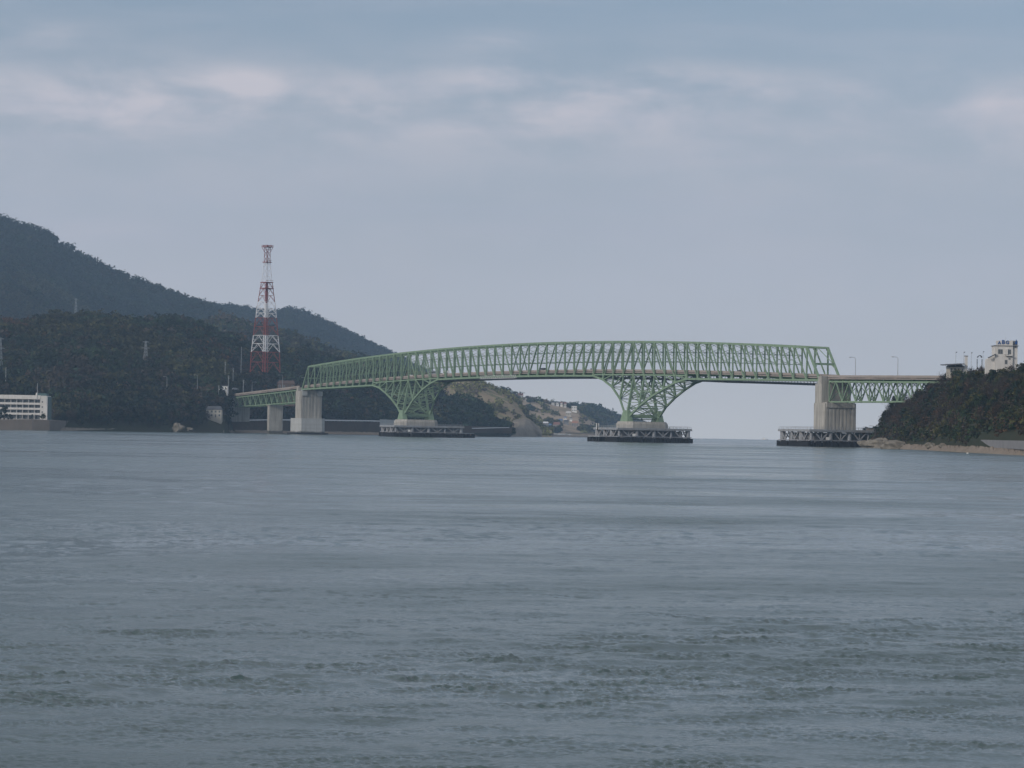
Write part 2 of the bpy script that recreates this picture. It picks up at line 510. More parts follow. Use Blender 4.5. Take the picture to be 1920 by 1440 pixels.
class Land:
    """hill whose shore and crest follow measured bearings: water(px)->Y, crest(px)->Y and photo row of the crest"""
    def __init__(s, px0, px1, shoreY, crestY, crest_row, canopy, z0=1.0, prof=0.8, noise=(0.004, 3.0), seed=1, back=0.6, ncol=240, nrow=60):
        s.__dict__.update(px0=px0, px1=px1, shoreY=shoreY, crestY=crestY, crest_row=crest_row, canopy=canopy, z0=z0, prof=prof, noise=noise, seed=seed, back=back, ncol=ncol, nrow=nrow)
    def surf(s, px, v):
        px = np.asarray(px, float); v = np.asarray(v, float)
        Yw = interp(px, s.shoreY); Yc = interp(px, s.crestY)
        row = interp(px, s.crest_row)
        zc = CH + (eye_y(px) - row) * Yc / F - s.canopy
        zs = s.z0 - Yw ** 2 / (2 * RE)
        zc = np.maximum(zc, zs + 0.3)
        Y = Yw + (Yc - Yw) * v
        X = (px - 960) / F * Y + ROLL * (809.4 - 720) / F * Y
        vv = np.clip(v, 0, 1)
        z = zs + (zc - zs) * vv ** s.prof
        bk = np.clip(v - 1, 0, None)
        z = z - bk * (zc - zs) * 1.1 - bk * 6
        fr = np.clip(-v, 0, None)
        z = z - fr * 80
        n = fbm(X * s.noise[0] * 6.28, Y * s.noise[0] * 6.28, s.seed, 4)
        z = z + n * s.noise[1] * np.clip(v * 3, 0, 1) * np.clip(1.15 - vv, 0.1, 1)
        return X, Y, z
    def mesh(s, name, m):
        px = np.linspace(s.px0, s.px1, s.ncol)
        v = np.concatenate([[-0.10], np.linspace(0, 1, s.nrow), 1 + s.back * np.linspace(0.1, 1, 8)])
        PX, VV = np.meshgrid(px, v, indexing='ij')
        X, Y, Z = s.surf(PX, VV)
        V = np.stack([X, Y, Z], -1).reshape(-1, 3)
        a, b = X.shape; idx = np.arange(a * b).reshape(a, b)
        Fq = np.stack([idx[:-1, :-1], idx[1:, :-1], idx[1:, 1:], idx[:-1, 1:]], -1).reshape(-1, 4)
        o = fastmesh(name, V, Fq, m, smooth=True)
        return tag(o, kind='structure')

def on_land(land, px, row):
    """distance at which the land's slope is seen at photo pixel px,row"""
    v = np.linspace(0.0, 1.0, 240)
    X, Y, Z = land.surf(np.full(240, float(px)), v)
    r = eye_y(px) - (Z - CH) * F / Y
    k = np.where(r <= row)[0]
    return float(Y[k[0]] if len(k) else Y[-1])

def crown_soup(C, size, ntri, tri, tints, g, squash=0.85, jitter=0.35):
    """many small triangles spread through the outer part of each crown; C (n,3) centres, size (n,) radii"""
    n = len(C)
    T = n * ntri
    owner = np.repeat(np.arange(n), ntri)
    d = g.normal(size=(T, 3)); d /= np.linalg.norm(d, axis=1)[:, None]
    d[:, 2] = np.where(d[:, 2] < -0.35, -d[:, 2], d[:, 2])
    # each crown is a cluster of a few lobes
    lob = g.normal(size=(n, 5, 3)) * 0.42
    li = g.integers(0, 5, T)
    rr = 0.35 + 0.35 * g.random(T) ** 0.5
    off = lob[owner, li] + d * rr[:, None]
    off[:, 2] *= squash
    c = C[owner] + off * size[owner][:, None]
    # triangle roughly facing outwards
    nrm = d + g.normal(size=(T, 3)) * 0.55; nrm /= np.linalg.norm(nrm, axis=1)[:, None]
    a = np.cross(nrm, g.normal(size=(T, 3))); a /= np.linalg.norm(a, axis=1)[:, None]
    b = np.cross(nrm, a)
    ts = (tri * (0.6 + 0.8 * g.random(T)))[:, None] if np.isscalar(tri) else (tri[owner] * (0.6 + 0.8 * g.random(T)))[:, None]
    v0 = c + a * ts; v1 = c - a * ts * 0.5 + b * ts * 0.87; v2 = c - a * ts * 0.5 - b * ts * 0.87
    V = np.stack([v0, v1, v2], 1).reshape(-1, 3)
    Fc = np.arange(3 * T).reshape(-1, 3)
    tt = tints[owner] * (0.8 + 0.4 * g.random(T))[:, None]
    return V, Fc, np.repeat(tt, 3, 0)

PAL = {
    'ever': np.array([0.021, 0.036, 0.017]), 'pine': np.array([0.014, 0.026, 0.019]), 'olive': np.array([0.046, 0.045, 0.018]),
    'bare': np.array([0.045, 0.036, 0.028]), 'russet': np.array([0.085, 0.046, 0.026]), 'bamboo': np.array([0.066, 0.066, 0.024]),
}
def pick_tints(n, g, weights, x=None, y=None, patch=0.0):
    keys = list(weights); w = np.array([weights[k] for k in keys], float)
    W = np.tile(w, (n, 1))
    if patch and x is not None:
        for i in range(len(keys)):
            W[:, i] *= np.exp(patch * fbm(x * 0.02, y * 0.02, 50 + i, 3))
    W /= W.sum(1)[:, None]
    cs = W.cumsum(1); r = g.random(n)[:, None]
    k = (r > cs).sum(1).clip(0, len(keys) - 1)
    base = np.array([PAL[q] for q in keys])[k]
    return base * (0.55 + 0.9 * g.random(n) ** 1.5)[:, None]

PATCHES = {'hillside_forest': [(375, 0.42, 75, 0.13, 'bamboo'), (430, 0.36, 40, 0.10, 'olive'), (20, 0.95, 32, 0.07, 'russet'), (130, 0.25, 60, 0.12, 'bare'), (250, 0.62, 80, 0.12, 'olive')],
           'mountain_forest': [(90, 0.55, 70, 0.10, 'bamboo'), (230, 0.5, 90, 0.08, 'bamboo'), (0, 0.35, 80, 0.06, 'olive')]}
def woods(name, land, n, rad, ntri, tri, weights, seed, vmin=0.02, vmax=1.08, keep=None, patch=1.5, sink=0.25, mul=1.0):
    g = np.random.default_rng(seed)
    px = land.px0 + (land.px1 - land.px0) * g.random(n)
    v = vmin + (vmax - vmin) * g.random(n)
    if keep is not None:
        k = keep(px, v); px = px[k]; v = v[k]; n = len(px)
    X, Y, Z = land.surf(px, v)
    r = rad * (0.65 + 0.7 * g.random(n) ** 1.3)
    C = np.stack([X, Y, Z + r * (1 - sink)], -1)
    tints = pick_tints(n, g, weights, X, Y, patch)
    for cx, cy, rx, ry, cc in PATCHES.get(name, []):      # stands of one species
        inside = ((px - cx) / rx) ** 2 + ((v - cy) / ry) ** 2 + 0.35 * fbm(X * 0.05, Y * 0.05, 90, 2) < 1
        tints[inside & (g.random(n) < 0.75)] = PAL[cc] * 0.9
    V, Fc, T = crown_soup(C, r, ntri, tri, tints * mul, g)
    o = fastmesh(name, V, Fc, M['leaf'], tint=T)
    return tag(o, kind='stuff')

# far mountain with its peak beyond the left edge, the range behind it and the lower ridge in front
mt_front = Land(-420, 480, [(-420, 3300), (480, 3500)], [(-420, 4700), (480, 4700)],
    [(-420, 250), (-200, 310), (-60, 375), (0, 402), (30, 412), (60, 419), (85, 428), (105, 444), (130, 460), (160, 472), (190, 486), (220, 500), (250, 514), (290, 532), (330, 547), (360, 558), (400, 574), (440, 600), (480, 640)],
    8, z0=0, prof=0.9, noise=(0.0013, 48), seed=3, ncol=260, nrow=80)
mt_front.mesh('mountain', M['g_mountain'])
mt_back = Land(300, 960, [(300, 4300), (960, 4600)], [(300, 5600), (960, 5600)],
    [(300, 590), (340, 560), (375, 561), (400, 567), (430, 567), (455, 569), (480, 574), (500, 580), (520, 577), (540, 576), (560, 581), (585, 592), (610, 604), (640, 619), (670, 633), (700, 646), (735, 661), (770, 678), (820, 700), (880, 725), (960, 770)],
    8, z0=0, prof=0.9, noise=(0.0013, 38), seed=5, ncol=220, nrow=70)
mt_back.mesh('mountain', M['g_mountain'])
ridge = Land(330, 790, [(330, 2700), (790, 2900)], [(330, 3300), (790, 3300)],
    [(330, 640), (370, 612), (400, 601), (425, 599), (450, 606), (480, 617), (520, 626), (560, 637), (600, 655), (640, 668), (690, 676), (740, 690), (790, 720)],
    7, z0=0, prof=0.8, noise=(0.002, 10), seed=8, ncol=150, nrow=50)
ridge.mesh('hill', M['g_forest'])
woods('mountain_forest', mt_front, 38000, 5.2, 22, 1.8, {'pine': 4, 'ever': 4, 'olive': 1.2, 'bare': 0.6}, 21, vmax=1.0, patch=1.2, mul=0.62)
woods('far_range_forest', mt_back, 26000, 5.4, 20, 1.9, {'pine': 4, 'ever': 4, 'olive': 1.5, 'bare': 0.8}, 22, vmax=1.0, patch=1.2, mul=0.62)
woods('ridge_forest', ridge, 6000, 7, 34, 2.1, {'ever': 3, 'olive': 3, 'bare': 2, 'pine': 1}, 23)

# wooded hill on the left shore
left_water = [(-300, 1800), (0, 1815), (60, 1825), (150, 1895), (300, 2002), (420, 2072), (440, 2210), (560, 2320), (700, 2420), (820, 2510), (960, 2690)]
left_shore = [(-300, 1895), (0, 1900), (60, 1900), (100, 1895), (106, 1876), (150, 1907), (300, 2010), (420, 2080), (440, 2220), (560, 2330), (700, 2430), (820, 2520), (960, 2700)]
hill_l = Land(-300, 835, left_shore, [(-300, 2350), (300, 2450), (560, 2620), (835, 2800)],
    [(-300, 560), (-100, 585), (0, 598), (40, 604), (65, 600), (95, 590), (130, 589), (170, 583), (205, 590), (240, 596), (270, 597), (300, 594), (325, 592), (350, 598), (375, 608), (410, 620), (440, 630), (470, 640), (510, 651), (550, 656), (600, 662), (640, 673), (680, 684), (715, 692), (750, 698), (790, 712), (835, 745)],
    8, z0=2.0, prof=0.82, noise=(0.006, 6), seed=11, ncol=300, nrow=90)
hill_l.mesh('hillside', M['g_forest'])
hotel_px = 100
def keep_left(px, v):
    k = np.ones(len(px), bool)
    k &= ~((px < 100) & (v < 0.16))                      # hotel plot
    k &= ~((px > 378) & (px < 424) & (v < 0.10))         # house plot
    k &= ~((px > 425) & (v < 0.07))                      # coast road
    k &= ~((px > 455) & (px < 535) & (v > 0.10) & (v < 0.17) )
    bare = (px > 600) & (px < 745) & (v < 0.42)          # thin scrub on the cut slope
    g = np.random.default_rng(4)
    k &= ~(bare & (g.random(len(px)) > 0.45))
    return k
woods('hillside_forest', hill_l, 9500, 5.2, 60, 1.35, {'ever': 4, 'pine': 2.0, 'olive': 2.6, 'bare': 3.0, 'russet': 0.3}, 31, keep=keep_left, patch=1.6)

# dark wooded knoll behind the second tower
knoll = Land(795, 955, [(795, 2560), (955, 2640)], [(795, 2680), (955, 2700)],
    [(795, 765), (815, 752), (830, 742), (850, 736), (880, 737), (900, 744), (912, 757), (922, 775), (932, 784), (942, 783), (950, 792), (955, 800)],
    10, z0=2.0, prof=0.55, noise=(0.01, 2), seed=13, ncol=60, nrow=30)
knoll.mesh('hill', M['g_forest'])
woods('knoll_woods', knoll, 1000, 4.3, 70, 1.2, {'ever': 4, 'pine': 3, 'bare': 2}, 33)

# sunlit meadow hill and the village slope behind it
meadow = Land(760, 1035, [(760, 2900), (960, 2950), (1035, 3050)], [(760, 3250), (900, 3250), (1035, 3350)],
    [(760, 690), (830, 697), (870, 702), (905, 711), (925, 721), (945, 728), (960, 735), (975, 750), (990, 772), (1005, 786), (1020, 796), (1035, 804)],
    4.0, z0=1.5, prof=0.7, noise=(0.004, 5), seed=15, ncol=120, nrow=50)
meadow.mesh('hillside', M['g_meadow'])
woods('meadow_scrub', meadow, 3600, 1.9, 20, 0.9, {'olive': 3, 'bare': 2, 'bamboo': 5}, 35, mul=2.9, keep=lambda px, v: (v > 0.95) | (fbm(px * 0.12, v * 14, 77, 3) > 0.0))
village = Land(940, 1135, [(940, 3700), (1010, 3740), (1135, 3900)], [(940, 4200), (1135, 4250)],
    [(940, 722), (960, 731), (980, 737), (1000, 741), (1020, 744), (1040, 749), (1060, 752), (1085, 757), (1105, 770), (1120, 785), (1135, 802)],
    9, z0=2.0, prof=0.8, noise=(0.003, 7), seed=17, ncol=120, nrow=50)
village.mesh('hillside', M['g_village'])
woods('village_scrub', village, 3200, 1.7, 16, 1.0, {'olive': 3, 'bamboo': 4, 'bare': 3}, 38, mul=2.6, keep=lambda px, v: (fbm(px * 0.15, v * 15, 79, 3) > 0.25) & ~((px > 1030) & (px < 1087)))
woods('village_trees', village, 1500, 3.8, 22, 1.8, {'ever': 3, 'olive': 2, 'bare': 2}, 37, keep=lambda px, v: ((v > 0.95) | (fbm(px * 0.07, v * 8, 78, 3) > 0.2)) & ~((px > 1029) & (px < 1066) & (v > 0.62) & (v < 0.985)) & ~((px > 1050) & (px < 1087) & (v > 0.05) & (v < 0.93)) & ~((px > 966) & (px < 990) & (v > 0.6) & (v < 0.98)))
headland_far = Land(1040, 1262, [(1040, 4300), (1262, 4700)], [(1040, 4750), (1262, 4850)],
    [(1040, 752), (1080, 753), (1105, 754), (1127, 759), (1145, 768), (1160, 774), (1180, 777), (1200, 786), (1230, 800), (1262, 815)],
    13, z0=0.5, prof=0.8, noise=(0.003, 7), seed=19, ncol=100, nrow=40)
headland_far.mesh('headland', M['g_forest'])
woods('far_headland_woods', headland_far, 3200, 5.5, 22, 2.2, {'ever': 4, 'pine': 2, 'bare': 2, 'olive': 1}, 39)

# near headland on the right
head_shore = [(1612, 1395), (1640, 1330), (1700, 1190), (1760, 1080), (1820, 980), (1880, 900), (1920, 860), (2000, 800), (2300, 700)]
head_land = [(p, y + 26 + 4 * min(1, max(0, (p - 1640) / 200))) for p, y in head_shore]
headland = Land(1612, 2300, head_land, [(1612, 1445), (1640, 1420), (1700, 1330), (1760, 1270), (1830, 1210), (1920, 1160), (2300, 1050)],
    [(1612, 828), (1630, 812), (1645, 792), (1660, 768), (1680, 748), (1700, 741), (1716, 735), (1732, 725), (1752, 713), (1768, 702), (1782, 686), (1800, 676), (1860, 671), (1905, 670), (1940, 658), (2100, 630), (2300, 610)],
    7.0, z0=2.6, prof=0.72, noise=(0.012, 1.5), seed=23, ncol=260, nrow=70, back=0.9)
headland.mesh('headland', M['g_forest'])

# ------------------------------------------------------------------ individual trees
def tree_mesh(kind, seed):
    """template crown and trunk meshes of one tree about 8 m tall, base at origin"""
    g = np.random.default_rng(seed)
    if kind == 'evergreen':
        nl, H, R0, nt, ts = 9, 8.2, 3.3, 900, 0.34; pal = ('ever', 'pine', 'olive')
    elif kind == 'bare':
        nl, H, R0, nt, ts = 11, 8.5, 3.5, 520, 0.22; pal = ('bare', 'bare', 'russet')
    elif kind == 'bush':
        nl, H, R0, nt, ts = 7, 4.2, 2.6, 520, 0.30; pal = ('bamboo', 'olive', 'ever')
    else:
        nl, H, R0, nt, ts = 8, 9.5, 2.8, 850, 0.32; pal = ('pine', 'pine', 'ever')
    mb = MB()
    th = H * (0.35 if kind != 'bush' else 0.2)
    lean = g.normal(size=2) * 0.3
    mb.cyl((0, 0, -1.2), (lean[0], lean[1], th), 0.26, 0.17, 7)
    cen = []
    for i in range(nl):
        a = 2.4 * i + g.random() * 0.8; f = i / max(nl - 1, 1)
        rr = R0 * (0.62 * (1 - 0.75 * f) + 0.1 * g.random())
        if kind == 'pine': rr *= 0.75 if i % 2 else 1.0
        c = np.array([lean[0] + rr * math.cos(a), lean[1] + rr * math.sin(a), th + (H - th) * (0.12 + 0.72 * f)])
        cen.append(c)
        mb.cyl((lean[0] * (0.6 + 0.4 * f), lean[1], th * (0.55 + 0.45 * f) if f < 0.9 else th), tuple(c), 0.11, 0.035, 5)
        if kind == 'bare':
            for k in range(7):
                e = c + g.normal(size=3) * np.array([1.0, 1.0, 0.8]) + np.array([0, 0, 0.7])
                mb.cyl(tuple(c), tuple(e), 0.045, 0.012, 3)
                for q in range(3):
                    mb.cyl(tuple(e), tuple(e + g.normal(size=3) * 0.6 + np.array([0, 0, 0.4])), 0.022, 0.008, 3)
    cen = np.array(cen)
    k = g.integers(0, nl, nt)
    d = g.normal(size=(nt, 3)); d /= np.linalg.norm(d, axis=1)[:, None]
    rl = (1.15 if kind == 'pine' else 1.45) * R0 / 3.3 * (0.7 + 0.5 * g.random(nl))
    c = cen[k] + d * (rl[k] * (0.35 + 0.65 * g.random(nt) ** 0.6))[:, None] * np.array([1, 1, 0.72])
    nrm = d + g.normal(size=(nt, 3)) * 0.6; nrm /= np.linalg.norm(nrm, axis=1)[:, None]
    a = np.cross(nrm, g.normal(size=(nt, 3))); a /= np.linalg.norm(a, axis=1)[:, None]; b = np.cross(nrm, a)
    t = (ts * (0.5 + g.random(nt)))[:, None]
    V = np.stack([c + a * t, c + b * t * 0.6, c - a * t, c - b * t * 0.6], 1).reshape(-1, 3)
    Fc = np.arange(4 * nt).reshape(-1, 4)
    lc = np.array([PAL[pal[i % 3]] for i in range(nl)]) * (0.75 + 0.5 * g.random(nl))[:, None]
    tint = np.repeat(lc[k] * (0.8 + 0.4 * g.random(nt))[:, None], 4, 0)
    return V, Fc, tint, mb

TREES = {}
def tree_template(kind, names, seed):
    V, Fc, T, mb = tree_mesh(kind, seed)
    root = empty(names)
    cr = fastmesh('crown', V, Fc, M['leaf'], tint=T, parent=root)
    tr = mb.build('trunk', M['bark'], root)
    return root, cr, tr
for kind, nm in (('evergreen', 'evergreen_tree'), ('bare', 'leafless_tree'), ('bush', 'bush'), ('pine', 'pine_tree')):
    TREES[kind] = [tree_template(kind, nm, 100 + 7 * i + len(kind)) for i in range(3)]
TREE_USED = set()

def plant(kind, loc, s, label, group, rz=None, var=None):
    i = random.randrange(3) if var is None else var
    root, cr, tr = TREES[kind][i]
    if (kind, i) in TREE_USED:
        r = root.copy(); COL.objects.link(r)
        for ch in (cr, tr):
            c = ch.copy(); COL.objects.link(c); c.parent = r
    else:
        r = root; TREE_USED.add((kind, i))
    r.location = loc
    r.scale = (s, s, s * random.uniform(0.9, 1.1))
    r.rotation_euler = (0, 0, random.uniform(0, 6.28) if rz is None else rz)
    tag(r, label, 'bush' if kind == 'bush' else 'tree', group)
    return r

KNAME = {'evergreen': ('dark green broadleaf tree', 'trees'), 'bare': ('brownish leafless tree', 'trees'),
         'pine': ('dark narrow pine', 'pines'), 'bush': ('olive green bush', 'bushes')}
def head_label(kind, px, v, s):
    size = 'large' if s > 0.98 else 'small' if s < 0.84 else 'middling'
    where = ('at the tip of the headland', 'below the end of the approach span', 'below the dark roofed building', 'below the curved shelter roof', 'below the white sign tower', 'cut by the right edge of the picture')[
        0 if px < 1680 else 1 if px < 1765 else 2 if px < 1812 else 3 if px < 1855 else 4 if px < 1905 else 5]
    band = 'just above the beach' if v < 0.2 else 'half way up' if v < 0.6 else 'on the crest'
    return '%s %s %s %s' % (size, KNAME[kind][0], band, where)
def headland_trees():
    g = np.random.default_rng(61)
    n = 0
    pts = []
    tries = 0
    while n < 262 and tries < 20000:
        tries += 1
        px = 1618 + (1955 - 1618) * g.random() ; v = 0.05 + 1.0 * g.random() ** 1.05
        X, Y, Z = (float(q) for q in headland.surf(px, v))
        # plots kept free: the bridge deck, the houses on top and the seawall foot
        t, l = bridge_tl(X, Y)
        if t < 900 and -3 < l < 13 and Z > 14: continue
        if 1832 < px and v < 0.12: continue
        if any((X - a) ** 2 + (Y - b) ** 2 < (3.6 if c == 'bush' else 4.6) ** 2 for a, b, c in pts): continue
        if v < 0.2:
            kind = 'bush' if g.random() < 0.75 else 'bare'
        else:
            r = g.random(); kind = 'evergreen' if r < 0.46 else 'bare' if r < 0.84 else 'pine' if r < 0.93 else 'bush'
        s = float(0.72 + 0.42 * g.random())
        if px < 1650: s *= 0.75
        if v > 0.66 and 1768 < px < 1908: s *= 0.75 if px < 1815 else 0.5
        elif v > 0.66 and px >= 1908: s *= 0.7
        lab = head_label(kind, px, v, s)
        plant(kind, (X, Y, Z - 0.3), s, lab, KNAME[kind][1] + ' of the right headland thicket')
        pts.append((X, Y, kind)); n += 1

# ------------------------------------------------------------------ bridge frame
BX, BY, BPH = -146.93, 2046.46, 1.15516646
cb, sb = math.cos(BPH), math.sin(BPH)
def BL(t, l, z=0.0):
    return Vector((BX + t * cb + l * sb, BY - t * sb + l * cb, z))
def bridge_tl(x, y):
    dx, dy = x - BX, y - BY
    return dx * cb - dy * sb, dx * sb + dy * cb
W = 11.3
PN = 12.5
T1, T2, T3, T4 = 0.0, 200.0, 525.0, 725.0
def top_z(t): return 47.0 + 8.4 * (1 - ((t - 362.5) / 350) ** 2)
def chord_z(t):
    if t <= 137.5: return 31.2 + 1.9 * t / 137.5
    if t >= 587.5: return 31.2 + 1.9 * (725 - t) / 137.5
    if 250 <= t <= 475: return 35.9 + 0.7 * (1 - ((t - 362.5) / 112.5) ** 2)
    return None
SIDE_H = [12.0, 19.0, 24.0, 28.0, 31.3, 33.1]
MAIN_H = [12.0, 23.0, 29.6, 33.6, 35.9]
def low_z(i):
    t = i * PN
    c = chord_z(t)
    if c is not None: return c
    if i <= 16: return SIDE_H[16 - i]
    if i <= 20: return MAIN_H[i - 16]
    if i <= 42: return MAIN_H[42 - i]
    return SIDE_H[i - 42]
def par_z(t):
    if t < 0: return 34.0 + t * 0.034
    if t > 725: return 33.6 - (t - 725) * 0.012
    return 34.0 + 6.0 * (1 - ((t - 362.5) / 362.5) ** 2)
def deck_chord(t): return par_z(t) - 2.9
def lat(i_z, side):
    """lateral position of the truss plane at height z: vertical above the deck, splayed below it"""
    s_ = max(0.0, (32.5 - i_z) / 20.5) * 3.6
    return -s_ if side == 0 else W + s_

br = empty('truss_bridge', BL(0, 0, 0), -BPH, 'long green steel through truss bridge with haunched towers crossing the strait', 'bridge')
N = 58
ROAD = 1.05   # parapet height above the road

def build_truss(side):
    G = M['green']
    mb = MB()
    lz = lambda i: low_z(i)
    pt = lambda i, z: (i * PN, lat(z, side), z)
    # bottom chord following the haunches
    low = [(0.0, lat(31, side), 31.2)] + [pt(i, lz(i)) for i in range(1, N)] + [(725.0, lat(31, side), 31.2)]
    for a, b in zip(low[:-1], low[1:]):
        mb.bar(a, b, 0.85, 1.0)
    mt = MB()
    mt.poly([(i * PN, lat(99, side), top_z(i * PN)) for i in range(1, N)], 0.9, 1.05)
    # gusset blocks at the nodes stay with the chords
    for i in range(1, N):
        z = top_z(i * PN) - 0.75
        mt.box((i * PN - 0.85, lat(99, side) - 0.48, z - 0.5), (i * PN + 0.85, lat(99, side) + 0.48, z + 0.72))
        z = lz(i)
        if z > 31:
            mb.box((i * PN - 0.85, lat(z, side) - 0.46, z - 0.4), (i * PN + 0.85, lat(z, side) + 0.46, z + 1.15))
    tr = mb.build('side_truss', G, br)
    mt.build('top_chord', G, tr)
    # deck level chord across the haunch zones
    for a, b in ((11, 20), (38, 47)):
        mc = MB()
        mc.poly([(i * PN, lat(33, side), min(deck_chord(i * PN), 99)) for i in range(a, b + 1)], 0.6, 0.7)
        mc.build('deck_chord', G, tr)
    for i in range(1, N):
        zt = top_z(i * PN); zb = lz(i)
        m_ = MB()
        w = 0.70 if 8 < i < 50 else 0.58
        if zb < 30:
            zm = 32.5
            m_.bar((i * PN, lat(99, side), zt), (i * PN, lat(zm, side), zm), w, 0.7, up=(1, 0, 0))
            m_.bar((i * PN, lat(zm, side), zm), (i * PN, lat(zb, side), zb), w * (2.0 if i in (16, 42) else 1.45 if abs(i - 16) < 3 or abs(i - 42) < 3 else 1.2), 0.9, up=(1, 0, 0))
        else:
            m_.bar((i * PN, lat(99, side), zt), (i * PN, lat(zb, side), zb), w, 0.7, up=(1, 0, 0))
        m_.build('vertical', G, tr)
    for i in range(0, N):
        a, b = i, i + 1
        # diagonals fall away from the towers
        if i < 16: hi, lo = b, a
        elif i < 29: hi, lo = a, b
        elif i < 42: hi, lo = b, a
        else: hi, lo = a, b
        zlo = lz(lo) if 0 < lo < N else 31.2
        if zlo < 31: zlo = deck_chord(lo * PN)
        w = 0.95 if lo in (0, N) else 0.55
        m_ = MB().bar((hi * PN, lat(99, side), top_z(hi * PN)), (lo * PN, lat(33, side), zlo), w, w)
        # lower diagonals inside the haunch fan
        zl_a, zl_b = (lz(a) if 0 < a < N else 31.2), (lz(b) if 0 < b < N else 31.2)
        if min(zl_a, zl_b) < 32.0 and (11 <= i < 20 or 37 <= i < 47):
            tow = 16 if i < 25 else 42
            near_, far_ = (a, b) if abs(a - tow) < abs(b - tow) else (b, a)
            zd = deck_chord(near_ * PN) 
            m_.bar((near_ * PN, lat(32.5, side), zd), (far_ * PN, lat(lz(far_), side), lz(far_)), 0.5, 0.5)
        m_.build('end_post' if lo in (0, N) else 'diagonal', G, tr)
    # heavy shoe under each tower
    for t in (T2, T3):
        l0 = lat(12, side)
        MB().prism([(t - 4.6, l0 - 1.7), (t + 4.6, l0 - 1.7), (t + 4.6, l0 + 1.7), (t - 4.6, l0 + 1.7)], 10.8, 16.8, 0.55).build('tower_shoe', G, tr)

build_truss(0); build_truss(1)

def build_sway():
    for i in range(1, N):
        t = i * PN; zt = top_z(t); z2 = deck_chord(t) + 2.9 + 5.2 - ROAD
        z1 = (zt + z2) / 2
        m_ = MB()
        a, b = 0.35, W - 0.35
        m_.bar((t, a, zt - 0.2), (t, b, zt - 0.2), 0.4, 0.5)
        if 2 < i < 56:
            m_.bar((t, a, z1), (t, b, z1), 0.22, 0.24).bar((t, a, z2), (t, b, z2), 0.28, 0.34)
            for p, q in ((zt - 0.3, z1), (z1, z2)):
                m_.bar((t, a, p), (t, b, q), 0.17, 0.17).bar((t, a, q), (t, b, p), 0.17, 0.17)
        m_.build('sway_frame', M['green'], br)
    m_ = MB()
    for i in range(1, N - 1):
        t0, t1 = i * PN, (i + 1) * PN
        z0, z1 = top_z(t0) - 0.1, top_z(t1) - 0.1
        m_.bar((t0, 0.4, z0), (t1, W - 0.4, z1), 0.25, 0.3).bar((t0, W - 0.4, z0), (t1, 0.4, z1), 0.25, 0.3)
    m_.build('top_bracing', M['green'], br)
    for t0, t1 in ((0.0, PN), (725.0, 725 - PN)):
        zt = top_z(t1); m_ = MB()
        f = 0.5
        pm = (t0 + (t1 - t0) * f, 31.2 + (zt - 31.2) * f)
        m_.bar((pm[0], 0.3, pm[1]), (pm[0], W - 0.3, pm[1]), 0.9, 1.0)
        m_.bar((pm[0], 1.8, pm[1]), (t0 + (t1 - t0) * 0.38, 0.3, 31.2 + (zt - 31.2) * 0.38), 0.4, 0.5)
        m_.bar((pm[0], W - 1.8, pm[1]), (t0 + (t1 - t0) * 0.38, W - 0.3, 31.2 + (zt - 31.2) * 0.38), 0.4, 0.5)
        m_.bar((pm[0], 0.3, pm[1]), (t1, W / 2, zt), 0.3, 0.3).bar((pm[0], W - 0.3, pm[1]), (t1, W / 2, zt), 0.3, 0.3)
        m_.build('portal_frame', M['green'], br)
build_sway()

def build_tower_bracing():
    for tow in (16, 42):
        rngs = range(tow - 4, tow + 5)
        for i in rngs:
            m_ = MB()
            t = i * PN; zb = low_z(i); zd = deck_chord(t) - 0.2
            if zd - zb < 2.5: continue
            levels = [zd]
            k = max(1, round((zd - zb) / 6.5))
            for j in range(1, k + 1): levels.append(zd + (zb - zd) * j / k)
            for z in levels:
                m_.bar((t, lat(z, 0), z), (t, lat(z, 1), z), 0.4, 0.45)
            for za, zc in zip(levels[:-1], levels[1:]):
                m_.bar((t, lat(za, 0), za), (t, lat(zc, 1), zc), 0.36, 0.38).bar((t, lat(za, 1), za), (t, lat(zc, 0), zc), 0.36, 0.38)
            m_.build('tower_bracing', M['green'], br)
        # lateral bracing in the curved plane of the haunch chords
        m_ = MB()
        for i in range(tow - 5, tow + 5):
            a, b = i, i + 1
            za, zb = low_z(a), low_z(b)
            m_.bar((a * PN, lat(za, 0), za), (b * PN, lat(zb, 1), zb), 0.35, 0.35).bar((a * PN, lat(za, 1), za), (b * PN, lat(zb, 0), zb), 0.35, 0.35)
            # longitudinal struts between the verticals
            for side in (0, 1):
                for z in (27.0, 21.0):
                    if za < z - 1 and zb < z - 1:
                        m_.bar((a * PN, lat(z, side), z), (b * PN, lat(z, side), z), 0.3, 0.35)
        t = tow * PN
        for z, h_ in ((13.6, 2.0), (18.0, 0.7)):
            for dt in (-2.2, 2.2):
                m_.bar((t + dt, lat(z, 0), z), (t + dt, lat(z, 1), z), 0.6, h_)
        for dt in (-2.2, 2.2):
            m_.bar((t + dt, lat(14, 0), 14.6), (t + dt, W / 2, 18), 0.4, 0.4).bar((t + dt, lat(14, 1), 14.6), (t + dt, W / 2, 18), 0.4, 0.4)
        m_.build('haunch_bracing', M['green'], br)
build_tower_bracing()

